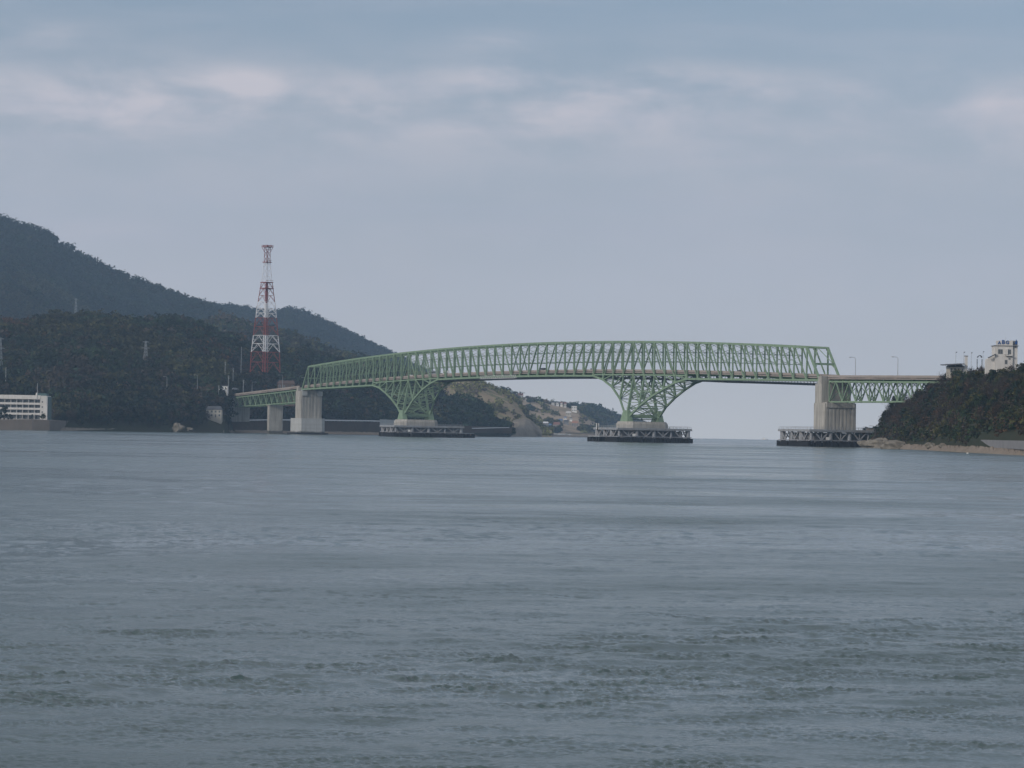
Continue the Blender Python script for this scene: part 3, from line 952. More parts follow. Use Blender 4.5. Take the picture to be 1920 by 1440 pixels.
def deck_span(parent, t0, t1, rel=0.0, step=PN, l0=0.75, l1=W - 0.75, names=('road_deck', 'parapet')):
    n = max(2, int(round((t1 - t0) / step)) + 1)
    ts = np.linspace(t0, t1, n)
    sl, fb, p0, p1 = MB(), MB(), MB(), MB()
    for a, b in zip(ts[:-1], ts[1:]):
        za, zb = par_z(a) - ROAD, par_z(b) - ROAD
        sl.bar((a - rel, W / 2, za - 0.2), (b - rel, W / 2, zb - 0.2), l1 - l0, 0.4)
        for mbb, l in ((p0, l0 + 0.12), (p1, l1 - 0.12)):
            mbb.bar((a - rel, l, za + ROAD / 2 - 0.42), (b - rel, l, zb + ROAD / 2 - 0.42), 0.24, ROAD + 0.85)
        for l in (1.8, 3.9, 6.1, 8.2):
            fb.bar((a - rel, l, za - 0.95), (b - rel, l, zb - 0.95), 0.3, 0.9)
    for a in ts:
        fb.bar((a - rel, 0.5, par_z(a) - ROAD - 1.25), (a - rel, W - 0.5, par_z(a) - ROAD - 1.25), 0.4, 1.3)
    sl.build('road_deck', M['asphalt'], parent)
    p0.build('parapet', M['parapet'], parent); p1.build('parapet', M['parapet'], parent)
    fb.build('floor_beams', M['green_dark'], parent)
deck_span(br, 0.3, 724.7)

def build_under():
    # water main and cable gallery slung under the floor
    m_ = MB()
    ts = np.arange(212.5, 713, PN)
    zf = lambda t: par_z(t) - float(np.interp(t, [212, 475, 620, 725], [4.3, 4.4, 5.4, 4.9]))
    g0 = MB(); g1 = MB()
    for a, b in zip(ts[:-1], ts[1:]):
        if any(abs((a + b) / 2 - q) < 50 for q in (T3,)) or abs((a + b) / 2 - T2) < 40:
            pass
        g0.cyl((a, 7.2, zf(a)), (b, 7.2, zf(b)), 0.42, 0.42, 8)
        g1.bar((a, 8.9, zf(a) + 0.45), (b, 8.9, zf(b) + 0.45), 0.9, 0.12).bar((a, 4.0, zf(a)), (b, 4.0, zf(b)), 0.5, 1.1)
        g1.bar((a, 9.3, zf(a) + 1.2), (b, 9.3, zf(b) + 1.2), 0.06, 0.06)
        for t in np.arange(a, b, PN / 4):
            g1.bar((t, 7.2, zf(t) - 0.3), (t, 7.2, zf(t) + 2.2), 0.12, 0.12)
            g1.bar((t, 9.3, zf(t) + 0.3), (t, 9.3, zf(t) + 3.0), 0.12, 0.12)
            g1.bar((t, 6.6, zf(t) - 0.55), (t, 9.4, zf(t) - 0.55), 0.14, 0.2)
            g1.bar((t, 7.2, zf(t) - 0.5), (t + PN / 8, 9.3, zf(t) + 1.0), 0.08, 0.08)
    g0.build('water_pipe', M['pipe'], br)
    g1.build('maintenance_walkway', M['steel_dark'], br)
    # light coloured travelling gantry hung on the near side of the main span
    g = MB()
    ga, gb = 318, 372
    z = lambda t: chord_z(t) + 0.1
    g.bar((ga, -0.9, z(ga) + 0.7), (gb, -0.9, z(gb) + 0.7), 0.1, 0.12)
    g.bar((ga, -0.9, z(ga) - 1.0), (gb, -0.9, z(gb) - 1.0), 0.12, 0.16)
    for t in np.arange(ga, gb, 3.0):
        g.bar((t, -0.9, z(t) - 1.0), (t + 1.5, -0.9, z(t) + 0.7), 0.12, 0.12).bar((t + 1.5, -0.9, z(t) + 0.7), (t + 3, -0.9, z(t) - 1.0), 0.12, 0.12)
    o = g.build('maintenance_gantry', M['mast_white'], br)
    # bottom laterals in the straight parts
    m_ = MB()
    for i in list(range(0, 11)) + list(range(20, 38)) + list(range(47, 58)):
        za = chord_z(i * PN) - 0.2; zb = chord_z((i + 1) * PN) - 0.2
        m_.bar((i * PN, 0, za), ((i + 1) * PN, W, zb), 0.3, 0.35).bar((i * PN, W, za), ((i + 1) * PN, 0, zb), 0.3, 0.35)
        m_.bar((i * PN, 0, za), (i * PN, W, za), 0.4, 0.5)
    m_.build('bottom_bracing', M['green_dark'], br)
build_under()

# ------------------------------------------------------------------ approach spans
def approach(t0, t1, zb0, zb1, label, dep_top=3.0):
    o = empty('approach_span', BL(t0, 0, 0), -BPH, label, 'bridge', 'deck truss approach spans')
    n = max(4, round((t1 - t0) / 12.0))
    ts = np.linspace(t0, t1, n + 1)
    zb = lambda t: zb0 + (zb1 - zb0) * (t - t0) / (t1 - t0)
    zt = lambda t: par_z(t) - dep_top
    for l in (0.6, W - 0.6):
        m_ = MB()
        m_.poly([(t - t0, l, zt(t)) for t in ts], 0.7, 0.8)
        tr = m_.build('side_truss', M['green'], o)
        MB().poly([(t - t0, l, zb(t)) for t in ts], 0.6, 0.65).build('bottom_chord', M['green'], tr)
        for k, t in enumerate(ts):
            MB().bar((t - t0, l, zt(t)), (t - t0, l, zb(t)), 0.38 if k % 1 else 0.42, 0.42).build('vertical', M['green'], tr)
        for a, b in zip(ts[:-1], ts[1:]):
            m = (a + b) / 2
            d = MB().bar((a - t0, l, zb(a)), (m - t0, l, zt(m)), 0.5, 0.5).bar((m - t0, l, zt(m)), (b - t0, l, zb(b)), 0.5, 0.5)
            d.build('diagonal', M['green'], tr)
    m_ = MB()
    for a, b in zip(ts[:-1], ts[1:]):
        for fz in (zb, zt):
            m_.bar((a - t0, 0.6, fz(a)), (b - t0, W - 0.6, fz(b)), 0.28, 0.28).bar((a - t0, W - 0.6, fz(a)), (b - t0, 0.6, fz(b)), 0.28, 0.28)
        m_.bar((a - t0, 0.6, zt(a)), (a - t0, W - 0.6, zb(a)), 0.25, 0.25).bar((a - t0, W - 0.6, zt(a)), (a - t0, 0.6, zb(a)), 0.25, 0.25)
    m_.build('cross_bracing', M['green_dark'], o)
    deck_span(o, t0, t1, rel=t0, step=12.0, l0=-0.2, l1=W + 0.2)
    return o
approach(-150, -5.6, 19.0, 22.4, 'green deck truss approach span on the left between the shore abutment and the tall pier')
approach(733.0, 868, 20.95, 20.9, 'green deck truss approach span on the right running into the wooded headland')

# ------------------------------------------------------------------ piers
def fluted(mb, t0, t1, l0, l1, z0, z1, nrib, side_rib=3, depth=0.14):
    """pier shaft with shallow vertical recesses on its faces"""
    mb.prism(chamfer(t0, t1, l0, l1, 0.8), z0, z1)
    w = (l1 - l0 - 2.0) / nrib
    for k in range(nrib):
        a = l0 + 1.0 + k * w
        for tt, s_ in ((t1, 1), (t0, -1)):
            mb.box((min(tt - 0.05, tt + s_ * depth), a + 0.12 * w, z0 + 0.1), (max(tt + 0.05, tt + s_ * depth), a + 0.62 * w, z1 - 1.2))
    return mb

def pier(t, label):
    return empty('bridge_pier', BL(t, 0, 0), -BPH, label, 'pier', 'concrete piers of the bridge')
# left end pier
p1 = pier(0, 'tall concrete pier on a pale footing block under the left end of the truss')
fluted(MB(), -5, 5, -3.3, 13.3, 8, 30.0, 6).build('shaft', M['concrete'], p1)
MB().box((-4.6, -2.6, 30.003), (-1.2, 12.6, 32.6)).build('upper_wall', M['concrete'], p1)
MB().prism(chamfer(-8.5, 8.5, -6.2, 15.2, 3.0), -2.5, 11.0).build('footing', M['concrete_new'], p1)
MB().box((-9.6, -7.4, -2.5), (9.6, 16.4, 0.9)).build('fender', M['black'], p1)
for l in (0, W):
    MB().box((0.0, l - 1.0, 30.003), (3.0, l + 1.0, 30.68)).build('bearing', M['steel_grey'], p1)
m_ = MB()
for l in (0, W): m_.box((4.2, l - 1.9, 26.8), (5.9, l + 1.9, 29.9))
m_.build('bearing_corbel', M['concrete_new'], p1)
# small left pier
p0 = pier(-71, 'plain rectangular concrete pier under the left approach span')
MB().prism(chamfer(-1.9, 1.9, -0.4, 10.4, 0.4), -2.5, 20.0).build('shaft', M['concrete'], p0)
MB().box((-2.5, -0.9, 20.003), (2.5, 10.9, 20.55)).build('cap', M['concrete'], p0)
# right end pier
p4 = pier(731, 'tall fluted concrete pier with an upper wall under the right end of the truss')
fluted(MB(), -5, 5, -4, 14, 6.5, 20.3, 8).build('shaft', M['concrete'], p4)
MB().prism(chamfer(-4.9, 0.9, -3.3, 13.3, 0.4), 20.303, 29.3).build('upper_wall', M['concrete'], p4)
MB().box((-2.4, -2.9, 29.303), (0.6, 13.0, 33.0)).build('parapet_wall', M['concrete'], p4)
MB().box((0.95, -2.5, 18.2), (5.6, 12.5, 20.62)).build('bearing_ledge', M['concrete'], p4)
for l in (0, W):
    MB().box((-5.6 - 2, l - 0.9, 29.303), (-3.2, l + 0.9, 30.68)).build('bearing', M['steel_grey'], p4)
m_ = MB()
for l in (0.6, W - 0.6): m_.box((1.6, l - 0.5, 20.63), (3.4, l + 0.5, 20.9))
m_.build('bearing', M['black'], p4)
# abutment on the left shore
ab = empty('bridge_abutment', BL(-152, 0, 0), -BPH, 'pale concrete abutment where the left approach span meets the hillside', 'abutment')
MB().box((-7, -2.6, 8), (1.5, 12.6, 25.6)).build('wall', M['concrete'], ab)
MB().prism([(-26, -3.2), (-7.003, -3.2), (-7.003, 13.2), (-26, 13.2)], 10, 28.6).build('wing_wall', M['wall_grey'], ab)

# road over the abutment on the hillside
m_ = MB()
prev = None
for t in np.linspace(-150.5, -260, 12):
    p = BL(t, 5 + (t + 150) * -0.12 * 0 + ((-150 - t) / 110) ** 2 * -14, 0); p.z = par_z(t) - ROAD - 0.1
    if prev is not None: m_.bar(prev, p, 11, 0.5)
    prev = p
tag(m_.build('road', M['asphalt']), kind='structure')
m_ = MB(); prev = None
for t in np.linspace(-150.5, -260, 24):
    p = BL(t, -0.8 + ((-150 - t) / 110) ** 2 * -14, 0); p.z = par_z(t) - 0.55
    if prev is not None: m_.bar(prev, p, 0.25, 0.95)
    prev = p
tag(m_.build('roadside_barrier', M['parapet']), 'pale concrete barrier along the road beyond the left abutment', 'barrier')

# ------------------------------------------------------------------ tower footings and pier platforms
def footing(t, label):
    o = empty('tower_footing', BL(t, 5.65, 0), -BPH, label, 'footing', 'concrete footings of the steel towers')
    MB().prism(chamfer(-8.5, 8.5, -12.9, 12.9, 3.2), -2.5, 9.4).build('base', M['concrete'], o)
    MB().prism(chamfer(-8.5, 8.5, -12.9, 12.9, 3.2), 9.4, 10.8, 0.93).build('cap', M['concrete'], o)
    return o
footing(T2, 'pale concrete footing block under the left steel tower')
footing(T3, 'pale concrete footing block under the right steel tower')

def platform(t, lc, a, b, label, low_ext, tall=7.6, seed=0, sign=True, holes=(8.9, 13.3), off=0.0):
    """steel work platform on piles round a pier: deck beams, thick columns, V braces, dark timber fender below"""
    g = random.Random(seed)
    o = empty('pier_platform', BL(t, lc, 0), -BPH, label, 'platform', 'steel platforms around the bridge piers')
    A, B = a, b   # lateral half, axial half
    P_ = M['platform']
    d = MB()
    # deck ring
    zt = tall
    hx, hy = holes
    d.box((-B, -A, zt - 0.35), (-hx, A, zt)).box((hx, -A, zt - 0.35), (B, A, zt)).box((-hx, -A, zt - 0.35), (hx, off - hy, zt)).box((-hx, off + hy, zt - 0.35), (hx, A, zt))
    d.build('deck', M['steel_grey'], o)
    e = MB()
    for (x0, y0, x1, y1) in ((-B, -A, B, -A), (B, -A, B, A), (B, A, -B, A), (-B, A, -B, -A)):
        e.bar((x0, y0, zt - 0.78), (x1, y1, zt - 0.78), 0.5, 0.8)
    e.build('edge_beam', P_, o)
    cols = []
    nl, na_ = 4, 3
    for i in range(nl + 1):
        for s_ in (-1, 1): cols.append((s_ * (B - 1.4), -A + 1.6 + (2 * A - 3.2) * i / nl))
    for i in range(1, na_):
        for s_ in (-1, 1): cols.append((-B + 1.4 + (2 * B - 2.8) * i / na_, s_ * (A - 1.6)))
    for i, (x, y) in enumerate(cols):
        r = 1.15 if i % 3 != 1 else 0.75
        MB().cyl((x, y, -2.5), (x, y, zt - 0.4), r, r, 12).build('column', P_, o, smooth=False)
    # V braces
    def side(p0, p1, n):
        for k in range(n):
            f0, f1 = k / n, (k + 1) / n
            q = lambda f, z: (p0[0] + (p1[0] - p0[0]) * f, p0[1] + (p1[1] - p0[1]) * f, z)
            m = (f0 + f1) / 2
            mb = MB().bar(q(f0 + 0.12 / n, zt - 1.1), q(m, 2.9), 0.5, 0.5).bar(q(f1 - 0.12 / n, zt - 1.1), q(m, 2.9), 0.5, 0.5)
            mb.bar(q(m, 2.6), q(m, zt - 1.1), 0.3, 0.3)
            mb.build('brace', M['brace_paint'], o)
    side((B - 0.6, -A + 1.6), (B - 0.6, A - 1.6), 4)
    side((-B + 0.6, -A + 1.6), (-B + 0.6, A - 1.6), 4)
    side((-B + 1.4, -A + 0.6), (B - 1.4, -A + 0.6), 3)
    side((-B + 1.4, A - 0.6), (B - 1.4, A - 0.6), 3)
    w = MB()
    for (x0, y0, x1, y1) in ((-B, -A, B, -A), (B, -A, B, A), (B, A, -B, A), (-B, A, -B, -A)):
        w.bar((x0 * 0.99, y0 * 0.99, 2.75), (x1 * 0.99, y1 * 0.99, 2.75), 0.45, 0.4)
    w.build('waling', P_, o)
    # inner wall of dark caisson and under-deck girders
    iw = MB().box((-B + 3.4, -A + 4, 1.7), (B - 3.4, A - 4, zt - 1.6))
    iw.build('inner_girder', M['wall_grey'], o)
    # fender piles, dark timber
    k = MB()
    def piles(x0, y0, x1, y1, h):
        L = math.hypot(x1 - x0, y1 - y0); n = int(L / 0.95)
        for i in range(n + 1):
            f = i / n
            if g.random() < 0.13: continue
            hh = h * g.uniform(0.82, 1.06)
            x, y = x0 + (x1 - x0) * f, y0 + (y1 - y0) * f
            k.box((x - 0.32, y - 0.32, -2.5), (x + 0.32, y + 0.32, hh))
    for (x0, y0, x1, y1) in ((-B, -A, B, -A), (B, -A, B, A), (B, A, -B, A), (-B, A, -B, -A)):
        piles(x0 * 1.01, y0 * 1.01, x1 * 1.01, y1 * 1.01, 2.45)
    k.box((-B + 1, -A + 1, -2.5), (B - 1, A - 1, 1.6))
    k.build('fender_piles', M['black'], o)
    if low_ext:
        x0, y0, x1, y1 = low_ext
        l = MB().box((x0, y0, 2.35), (x1, y1, 2.75)).build('lower_walkway', M['steel_grey'], o)
        q = MB()
        for i in range(26):
            fx, fy = g.random(), g.random()
            if i % 2: fx = round(fx)
            else: fy = round(fy)
            x, y = x0 + (x1 - x0) * fx, y0 + (y1 - y0) * fy
            q.box((x - 0.45, y - 0.45, -2.5), (x + 0.45, y + 0.45, g.uniform(1.9, 2.34)))
        q.box((x0 + .3, y0 + .3, -2.5), (x1 - .3, y1 - .3, 1.3))
        q.build('fender_piles', M['black'], o)
    # hand rail
    r = MB()
    for (x0, y0, x1, y1) in ((-B, -A, B, -A), (B, -A, B, A), (B, A, -B, A), (-B, A, -B, -A)):
        n = int(math.hypot(x1 - x0, y1 - y0) / 2.2)
        for i in range(n + 1):
            f = i / n
            x, y = (x0 + (x1 - x0) * f) * 0.985, (y0 + (y1 - y0) * f) * 0.985
            r.bar((x, y, zt), (x, y, zt + 1.1), 0.09, 0.09)
        for hz in (0.6, 1.1):
            r.bar((x0 * 0.985, y0 * 0.985, zt + hz), (x1 * 0.985, y1 * 0.985, zt + hz), 0.08, 0.08)
    r.build('handrail', M['steel_grey'], o)
    if sign:
        MB().box((B + 0.55, -A * 0.62, 3.0), (B + 0.65, -A * 0.62 + 1.7, 4.3)).build('notice_board', M['white'], o)
    return o
platform(T2, 10.0, 24, 12.5, 'grey steel platform on dark piles around the left steel tower', (-4, 24.5, 8, 33), 7.0, 1, off=-4.35)
platform(T3, 6, 22, 15, 'grey steel platform on dark piles around the right steel tower', (-14, -25.5, 0, -22.4), 7.4, 2)
platform(731, 5, 22, 15, 'grey steel platform on dark piles around the concrete pier beside the headland', None, 7.9, 3, holes=(5.6, 10.0))

# navigation marker board on the platform of the right tower
nm = empty('marker_board', BL(T3 - 8, -16.8, 7.4), -BPH, 'small black and white striped marker board at the corner of the right tower platform', 'sign')
for k in range(3):
    MB().box((-0.3, -0.85 + k * 0.56, -1.2), (-0.1, -0.3 + k * 0.56, 2.2)).build('stripe_panel', M['white'] if k % 2 == 0 else M['black'], nm)
MB().bar((0, 0, 0), (0, 0, 1.2), 0.3, 0.3).build('post', M['steel_dark'], nm)

# ------------------------------------------------------------------ lamps on the deck and roads
def street_lamp(loc, rz, h=9.5, arm=2.4, label='', group='lamps along the bridge road', cat='street lamp'):
    o = empty('street_lamp', loc, rz, label, cat, group)
    MB().cyl((0, 0, 0), (0, 0, h - 0.6), 0.17, 0.11, 8).build('pole', M['lamp_grey'], o)
    m_ = MB(); prev = (0, 0, h - 0.6)
    for k in range(1, 6):
        a = k / 5 * math.pi / 2
        q = (arm * (1 - math.cos(a)), 0, h - 0.6 + 0.7 * math.sin(a))
        m_.cyl(prev, q, 0.09, 0.08, 6); prev = q
    m_.build('arm', M['lamp_grey'], o)
    MB().box((arm - 0.1, -0.28, h - 0.12), (arm + 1.0, 0.28, h + 0.16)).build('lamp_head', M['lamp_grey'], o)
    return o
def lamp_at(t, l, side, label, h=9.5):
    p = BL(t, l, par_z(t) - 0.9)
    street_lamp(p, -BPH + (math.pi / 2 if side > 0 else -math.pi / 2), h, label=label)
lamp_at(741, 9.9, -1, 'tall curved arm street lamp just right of the truss end')
lamp_at(779, 9.9, -1, 'tall curved arm street lamp on the right approach span nearer the headland')
lamp_at(-70, 9.9, -1, 'tall straight street lamp above the small left pier', 11.5)
lamp_at(-20, 9.9, -1, 'street lamp on the left approach just before the truss end', 7.5)
lamp_at(-110, 0.3, 1, 'street lamp near the shore end of the left approach span', 8.0)

def pole_at(px, py_top, py_bot, Y, label, kind='pole', group='poles standing in the left hillside wood'):
    a = P(px, py_bot, Y); b = P(px, py_top, Y); h = b.z - a.z
    if kind == 'lamp':
        return street_lamp(a - Vector((0, 0, 3)), math.pi, h + 3, 1.8, label, group)
    o = empty('utility_pole', a - Vector((0, 0, 4)), 0, label, 'pole', group)
    MB().cyl((0, 0, 0), (0, 0, h + 4), 0.24, 0.16, 8).build('pole', M['lamp_grey'], o)
    if kind == 'pole':
        MB().bar((-0.9, 0, h + 3.4), (0.9, 0, h + 3.4), 0.12, 0.14).bar((-0.7, 0, h + 2.7), (0.7, 0, h + 2.7), 0.12, 0.14).build('crossarm', M['lamp_grey'], o)
        MB().cyl((0.35, 0, h + 1.3), (0.35, 0, h + 2.2), 0.22, 0.22, 8).build('transformer', M['steel_grey'], o)
    return o
pole_at(370, 703, 722, 2085, 'curved lamp on the hillside road right of the orange roof', 'lamp')
pole_at(313, 706, 720, 2090, 'curved lamp directly right of the orange roof', 'lamp')
pole_at(410, 722, 735, 2150, 'white utility pole left of the abutment beside the roadside cars', 'pole')
pole_at(428, 704, 732, 2160, 'tall utility pole just left of the abutment', 'pole')
pole_at(422, 678, 698, 2240, 'pale utility pole high in the wood left of the red and white mast', 'pole')
pole_at(456, 712, 735, 2180, 'utility pole over the abutment wall', 'pole')
pole_at(437, 690, 705, 2260, 'short utility pole in the trees above the abutment', 'pole')
pole_at(452, 650, 690, 2330, 'slim pole on the ridge left of the mast base', 'plain')
pole_at(120, 705, 722, 2010, 'thin utility pole in the wood above the hotel roof', 'pole')
pole_at(267, 693, 702, 2120, 'small utility pole in the wood below the pylon', 'pole')
pole_at(145, 660, 672, 2200, 'slim pole in the middle of the wooded hill', 'plain')
pole_at(234, 662, 676, 2180, 'slim pole beside the white box hut', 'plain')
pole_at(11, 688, 704, 1995, 'short pale pole above the hotel at the left edge', 'plain')
pole_at(70, 718, 738, 1850, 'thin antenna pole rising from the hotel roof end', 'plain')

# ------------------------------------------------------------------ pylons and the red and white mast
def lattice(mb, w0, w1, z0, z1, nseg, leg, brace):
    for k in range(nseg):
        a, b = k / nseg, (k + 1) / nseg
        wa, wb = (w0 + (w1 - w0) * a) / 2, (w0 + (w1 - w0) * b) / 2
        za, zb = z0 + (z1 - z0) * a, z0 + (z1 - z0) * b
        ca = [(-wa, -wa, za), (wa, -wa, za), (wa, wa, za), (-wa, wa, za)]
        c2 = [(-wb, -wb, zb), (wb, -wb, zb), (wb, wb, zb), (-wb, wb, zb)]
        for i in range(4):
            j = (i + 1) % 4
            mb.bar(ca[i], c2[i], leg, leg)
            mid = tuple((p + q) / 2 for p, q in zip(c2[i], c2[j]))
            mb.bar(ca[i], mid, brace, brace).bar(ca[j], mid, brace, brace)
            mb.bar(c2[i], c2[j], brace, brace)
            # secondary bracing
            m1 = tuple((p + q) / 2 for p, q in zip(ca[i], mid)); l1 = tuple((p + q) / 2 for p, q in zip(ca[i], c2[i]))
            mb.bar(l1, m1, brace * 0.7, brace * 0.7)
            m1 = tuple((p + q) / 2 for p, q in zip(ca[j], mid)); l1 = tuple((p + q) / 2 for p, q in zip(ca[j], c2[j]))
            mb.bar(l1, m1, brace * 0.7, brace * 0.7)
    return mb

def mast():
    Y = 2170.0
    s = Y / F
    base = P(497, 698, Y)
    o = empty('radio_mast', base, math.radians(45 - 4), 'tall red and white lattice mast with a flared top on the wooded hill', 'mast')
    k = s
    zrow = lambda py: (698 - py) * k
    # rows measured in the photo: lower edge, upper edge, widths there in pixels
    segs = [(698, 660, 57, 54, 'red', 2), (660, 629, 54, 47, 'white', 2), (629, 596, 47, 40, 'red', 2), (596, 578, 39, 36, 'white', 2),
            (578, 566, 36, 33, 'white', 1), (566, 530, 32, 21, 'red', 3), (530, 494, 20, 13, 'white', 3), (494, 473, 12, 11, 'red', 2)]
    for a, b, wa, wb, c, n in segs:
        th = 0.46 if a > 590 else 0.36 if a > 560 else 0.24
        if c == 'white' and a < 540: th = 0.2
        mb = lattice(MB(), wa * k * 0.70, wb * k * 0.70, zrow(a), zrow(b), n, th, th * 0.5)
        mb.build('lattice_section', M['red'] if c == 'red' else M['mast_white'], o)
        if a in (566, 494, 698):
            pass
    # flared head with platform
    hd = MB()
    w0, w1 = 10.5 * k * 0.72, 21 * k * 0.72
    lattice(hd, w0, w1, zrow(473), zrow(463), 1, 0.3, 0.2)
    hd.build('flared_head', M['red'], o)
    pf = MB()
    h = w1 / 2
    pf.box((-h, -h, zrow(463)), (h, h, zrow(463) + 0.35))
    for (x0, y0, x1, y1) in ((-h, -h, h, -h), (h, -h, h, h), (h, h, -h, h), (-h, h, -h, -h)):
        pf.bar((x0, y0, zrow(463) + 1.3), (x1, y1, zrow(463) + 1.3), 0.22, 0.22)
        for f in (0, .25, .5, .75):
            x, y = x0 + (x1 - x0) * f, y0 + (y1 - y0) * f
            pf.bar((x, y, zrow(463)), (x, y, zrow(463) + 1.35), 0.22, 0.22)
    pf.bar((0, 0, zrow(463)), (0, 0, zrow(459)), 0.6, 0.6)
    pf.build('top_platform', M['red'], o)
    for row, w in ((492, 16), (541, 24), (530, 22)):
        q = w * k * 0.4
        MB().box((-q, -q, zrow(row)), (q, q, zrow(row) + 0.5)).box((-q, -q, zrow(row) + 1.5), (q, -q + 0.15, zrow(row) + 1.7)).build('work_platform', M['red'], o)
    c = MB().bar((0, 0, 0), (0, 0, zrow(530)), 0.8, 0.8)
    c.build('ladder_core', M['red'], o)
    c = MB().bar((0, 0, zrow(660)), (0, 0, zrow(629)), 1.0, 1.0).bar((0, 0, zrow(596)), (0, 0, zrow(568)), 1.0, 1.0)
    c.build('ladder_cover', M['mast_white'], o)
mast()

def pylon(px, top, bot, Y, label, arms=2):
    a = P(px, bot, Y); h = (bot - top) * Y / F
    o = empty('power_pylon', a - Vector((0, 0, 6)), 0.6, label, 'pylon', 'power pylons on the left hill')
    lattice(MB(), 3.0, 0.8, 0, h + 6, 7, 0.17, 0.09).build('lattice_body', M['lamp_grey'], o)
    for k in range(arms):
        z = h + 6 - 0.5 - k * h * 0.42; w = 3.4 if k else 2.6
        MB().bar((-w, 0, z), (w, 0, z), 0.3, 0.35).bar((-w, 0, z), (0, 0, z + 0.9), 0.16, 0.16).bar((w, 0, z), (0, 0, z + 0.9), 0.16, 0.16).build('crossarm', M['lamp_grey'], o)
    return o
pylon(273, 640, 667, 2180, 'grey power pylon with two crossarms standing out of the hill wood')
pylon(190, 667, 683, 2150, 'small grey power pylon in the middle of the hill wood')
pylon(0, 634, 676, 2100, 'power pylon cut by the left edge of the picture')
pylon(142, 560, 590, 3300, 'tiny pylon far up on the mountain slope', 1)

# ------------------------------------------------------------------ buildings
def house(name, px0, px1, row_bot, row_eave, row_top, Y, label, cat='house', depth=9, wallm='wall_white', roofm='roof_dark', nwin=3, group=None, storeys=1, rz=0.0, gable=True, sink=2.0, door=True):
    a = P(px0, row_bot, Y); b = P(px1, row_bot, Y); e = P(px0, row_eave, Y).z; t = P(px0, row_top, Y).z
    w = b.x - a.x; zb = a.z
    o = empty(name, ((a.x + b.x) / 2, Y, zb), rz, label, cat, group)
    h = e - zb; ht = t - zb
    MB().box((-w / 2, 0, -sink), (w / 2, depth, h)).build('wall', M[wallm], o)
    if gable:
        ov = 0.35
        m_ = MB(); v = [(-w / 2 - ov, -ov, h), (w / 2 + ov, -ov, h), (w / 2 + ov, depth + ov, h), (-w / 2 - ov, depth + ov, h), (-w / 2 + w * .08, depth / 2, ht), (w / 2 - w * .08, depth / 2, ht)]
        m_.v = [(x, y, z + 0.005) for x, y, z in v]; m_.f = [(0, 1, 5, 4), (1, 2, 5), (2, 3, 4, 5), (3, 0, 4), (3, 2, 1, 0)]
        m_.build('roof', M[roofm], o)
    else:
        MB().box((-w / 2 - 0.2, -0.2, h + 0.004), (w / 2 + 0.2, depth + 0.2, max(ht, h + 0.3))).build('roof', M[roofm], o)
    for s_ in range(storeys):
        z0 = h * (s_ + 0.28) / storeys; z1 = h * (s_ + 0.78) / storeys
        for i in range(nwin):
            c = -w / 2 + w * (i + 0.5) / nwin; ww = w / nwin * 0.22
            if door and s_ == 0 and i == nwin // 2:
                MB().box((c - ww * 0.7, -0.08, 0), (c + ww * 0.7, 0.1, z1)).build('door', M['roof_dark'], o)
            else:
                f = MB().box((c - ww - 0.1, -0.06, z0 - 0.1), (c + ww + 0.1, 0.05, z1 + 0.1)).build('window', M['lamp_grey'], o)
                MB().box((c - ww, -0.10, z0), (c + ww, -0.062, z1)).build('pane', M['glass'], f)
    return o

# white hotel on the left shore
def hotel():
    Y = 1855.0
    a = P(-70, 784.5, Y); b = P(88, 784.5, Y)
    zt = P(20, 741, Y).z; zb = a.z
    w = b.x - a.x
    o = empty('hotel', (a.x, Y, zb), 0, 'long white four storey waterfront hotel with rows of balconies', 'building')
    h = zt - zb
    s = Y / F
    MB().box((0, 2.0, -3), (w, 15, h)).build('wall', M['wall_white'], o)
    endw = 13 * s
    MB().box((w - endw, -0.1, -1.0), (w, 1.997, h)).build('end_wall', M['wall_white'], o)
    MB().box((-0.1, -0.3, h - 2.3), (w - endw - 0.003, 1.997, h + 0.25)).build('roof_parapet', M['wall_white'], o)
    MB().box((w + 0.003, 3, 0), (w + 0.6, 14, h * 0.96)).build('stair_annex', M['teal'], o)
    MB().box((w - 20 * s, 4, h), (w - 3 * s, 11, h + 1.6)).build('roof_house', M['teal'], o)
    MB().prism([(w - 24 * s, 3), (w - 20.6 * s, 3), (w - 20.6 * s, 6), (w - 24 * s, 6)], h, h + 1.9, 0.5).build('chimney', M['wall_white'], o)
    wm = w - endw
    floors = 4; fh = (h - 2.3) / floors; nb = 13
    bw = wm / nb
    for f in range(floors):
        z0 = f * fh
        MB().box((0, 0.0, z0 - 0.25), (wm - 0.003, 1.99, z0 + 0.05)).build('balcony_slab', M['wall_white'], o)
        rail = MB().box((0, -0.05, z0 + 0.052), (wm - 0.003, 0.08, z0 + (1.05 if f else 0.35)))
        rail.build('balcony_parapet', M['wall_white'], o)
        for i in range(nb):
            x0 = i * bw
            wf = MB().box((x0 + 0.35, 1.90, z0 + 0.15), (x0 + bw - 0.35, 1.985, z0 + fh - 0.45)).build('window', M['lamp_grey'], o)
            MB().box((x0 + 0.5, 1.82, z0 + 0.3), (x0 + bw / 2 - 0.08, 1.895, z0 + fh - 0.6)).box((x0 + bw / 2 + 0.08, 1.82, z0 + 0.3), (x0 + bw - 0.5, 1.895, z0 + fh - 0.6)).build('pane', M['glass'], wf)
    for i in range(nb):
        MB().box((i * bw - 0.12, 0.1, -0.2), (i * bw + 0.12, 1.98, h - 2.31)).build('balcony_divider', M['wall_white'], o)
    for f in range(floors - 1):
        MB().box((w - endw + 0.9, -0.16, (f + 1.35) * fh), (w - endw + 1.7, -0.11, (f + 1.35) * fh + 1.0)).build('window', M['glass'], o)
hotel()

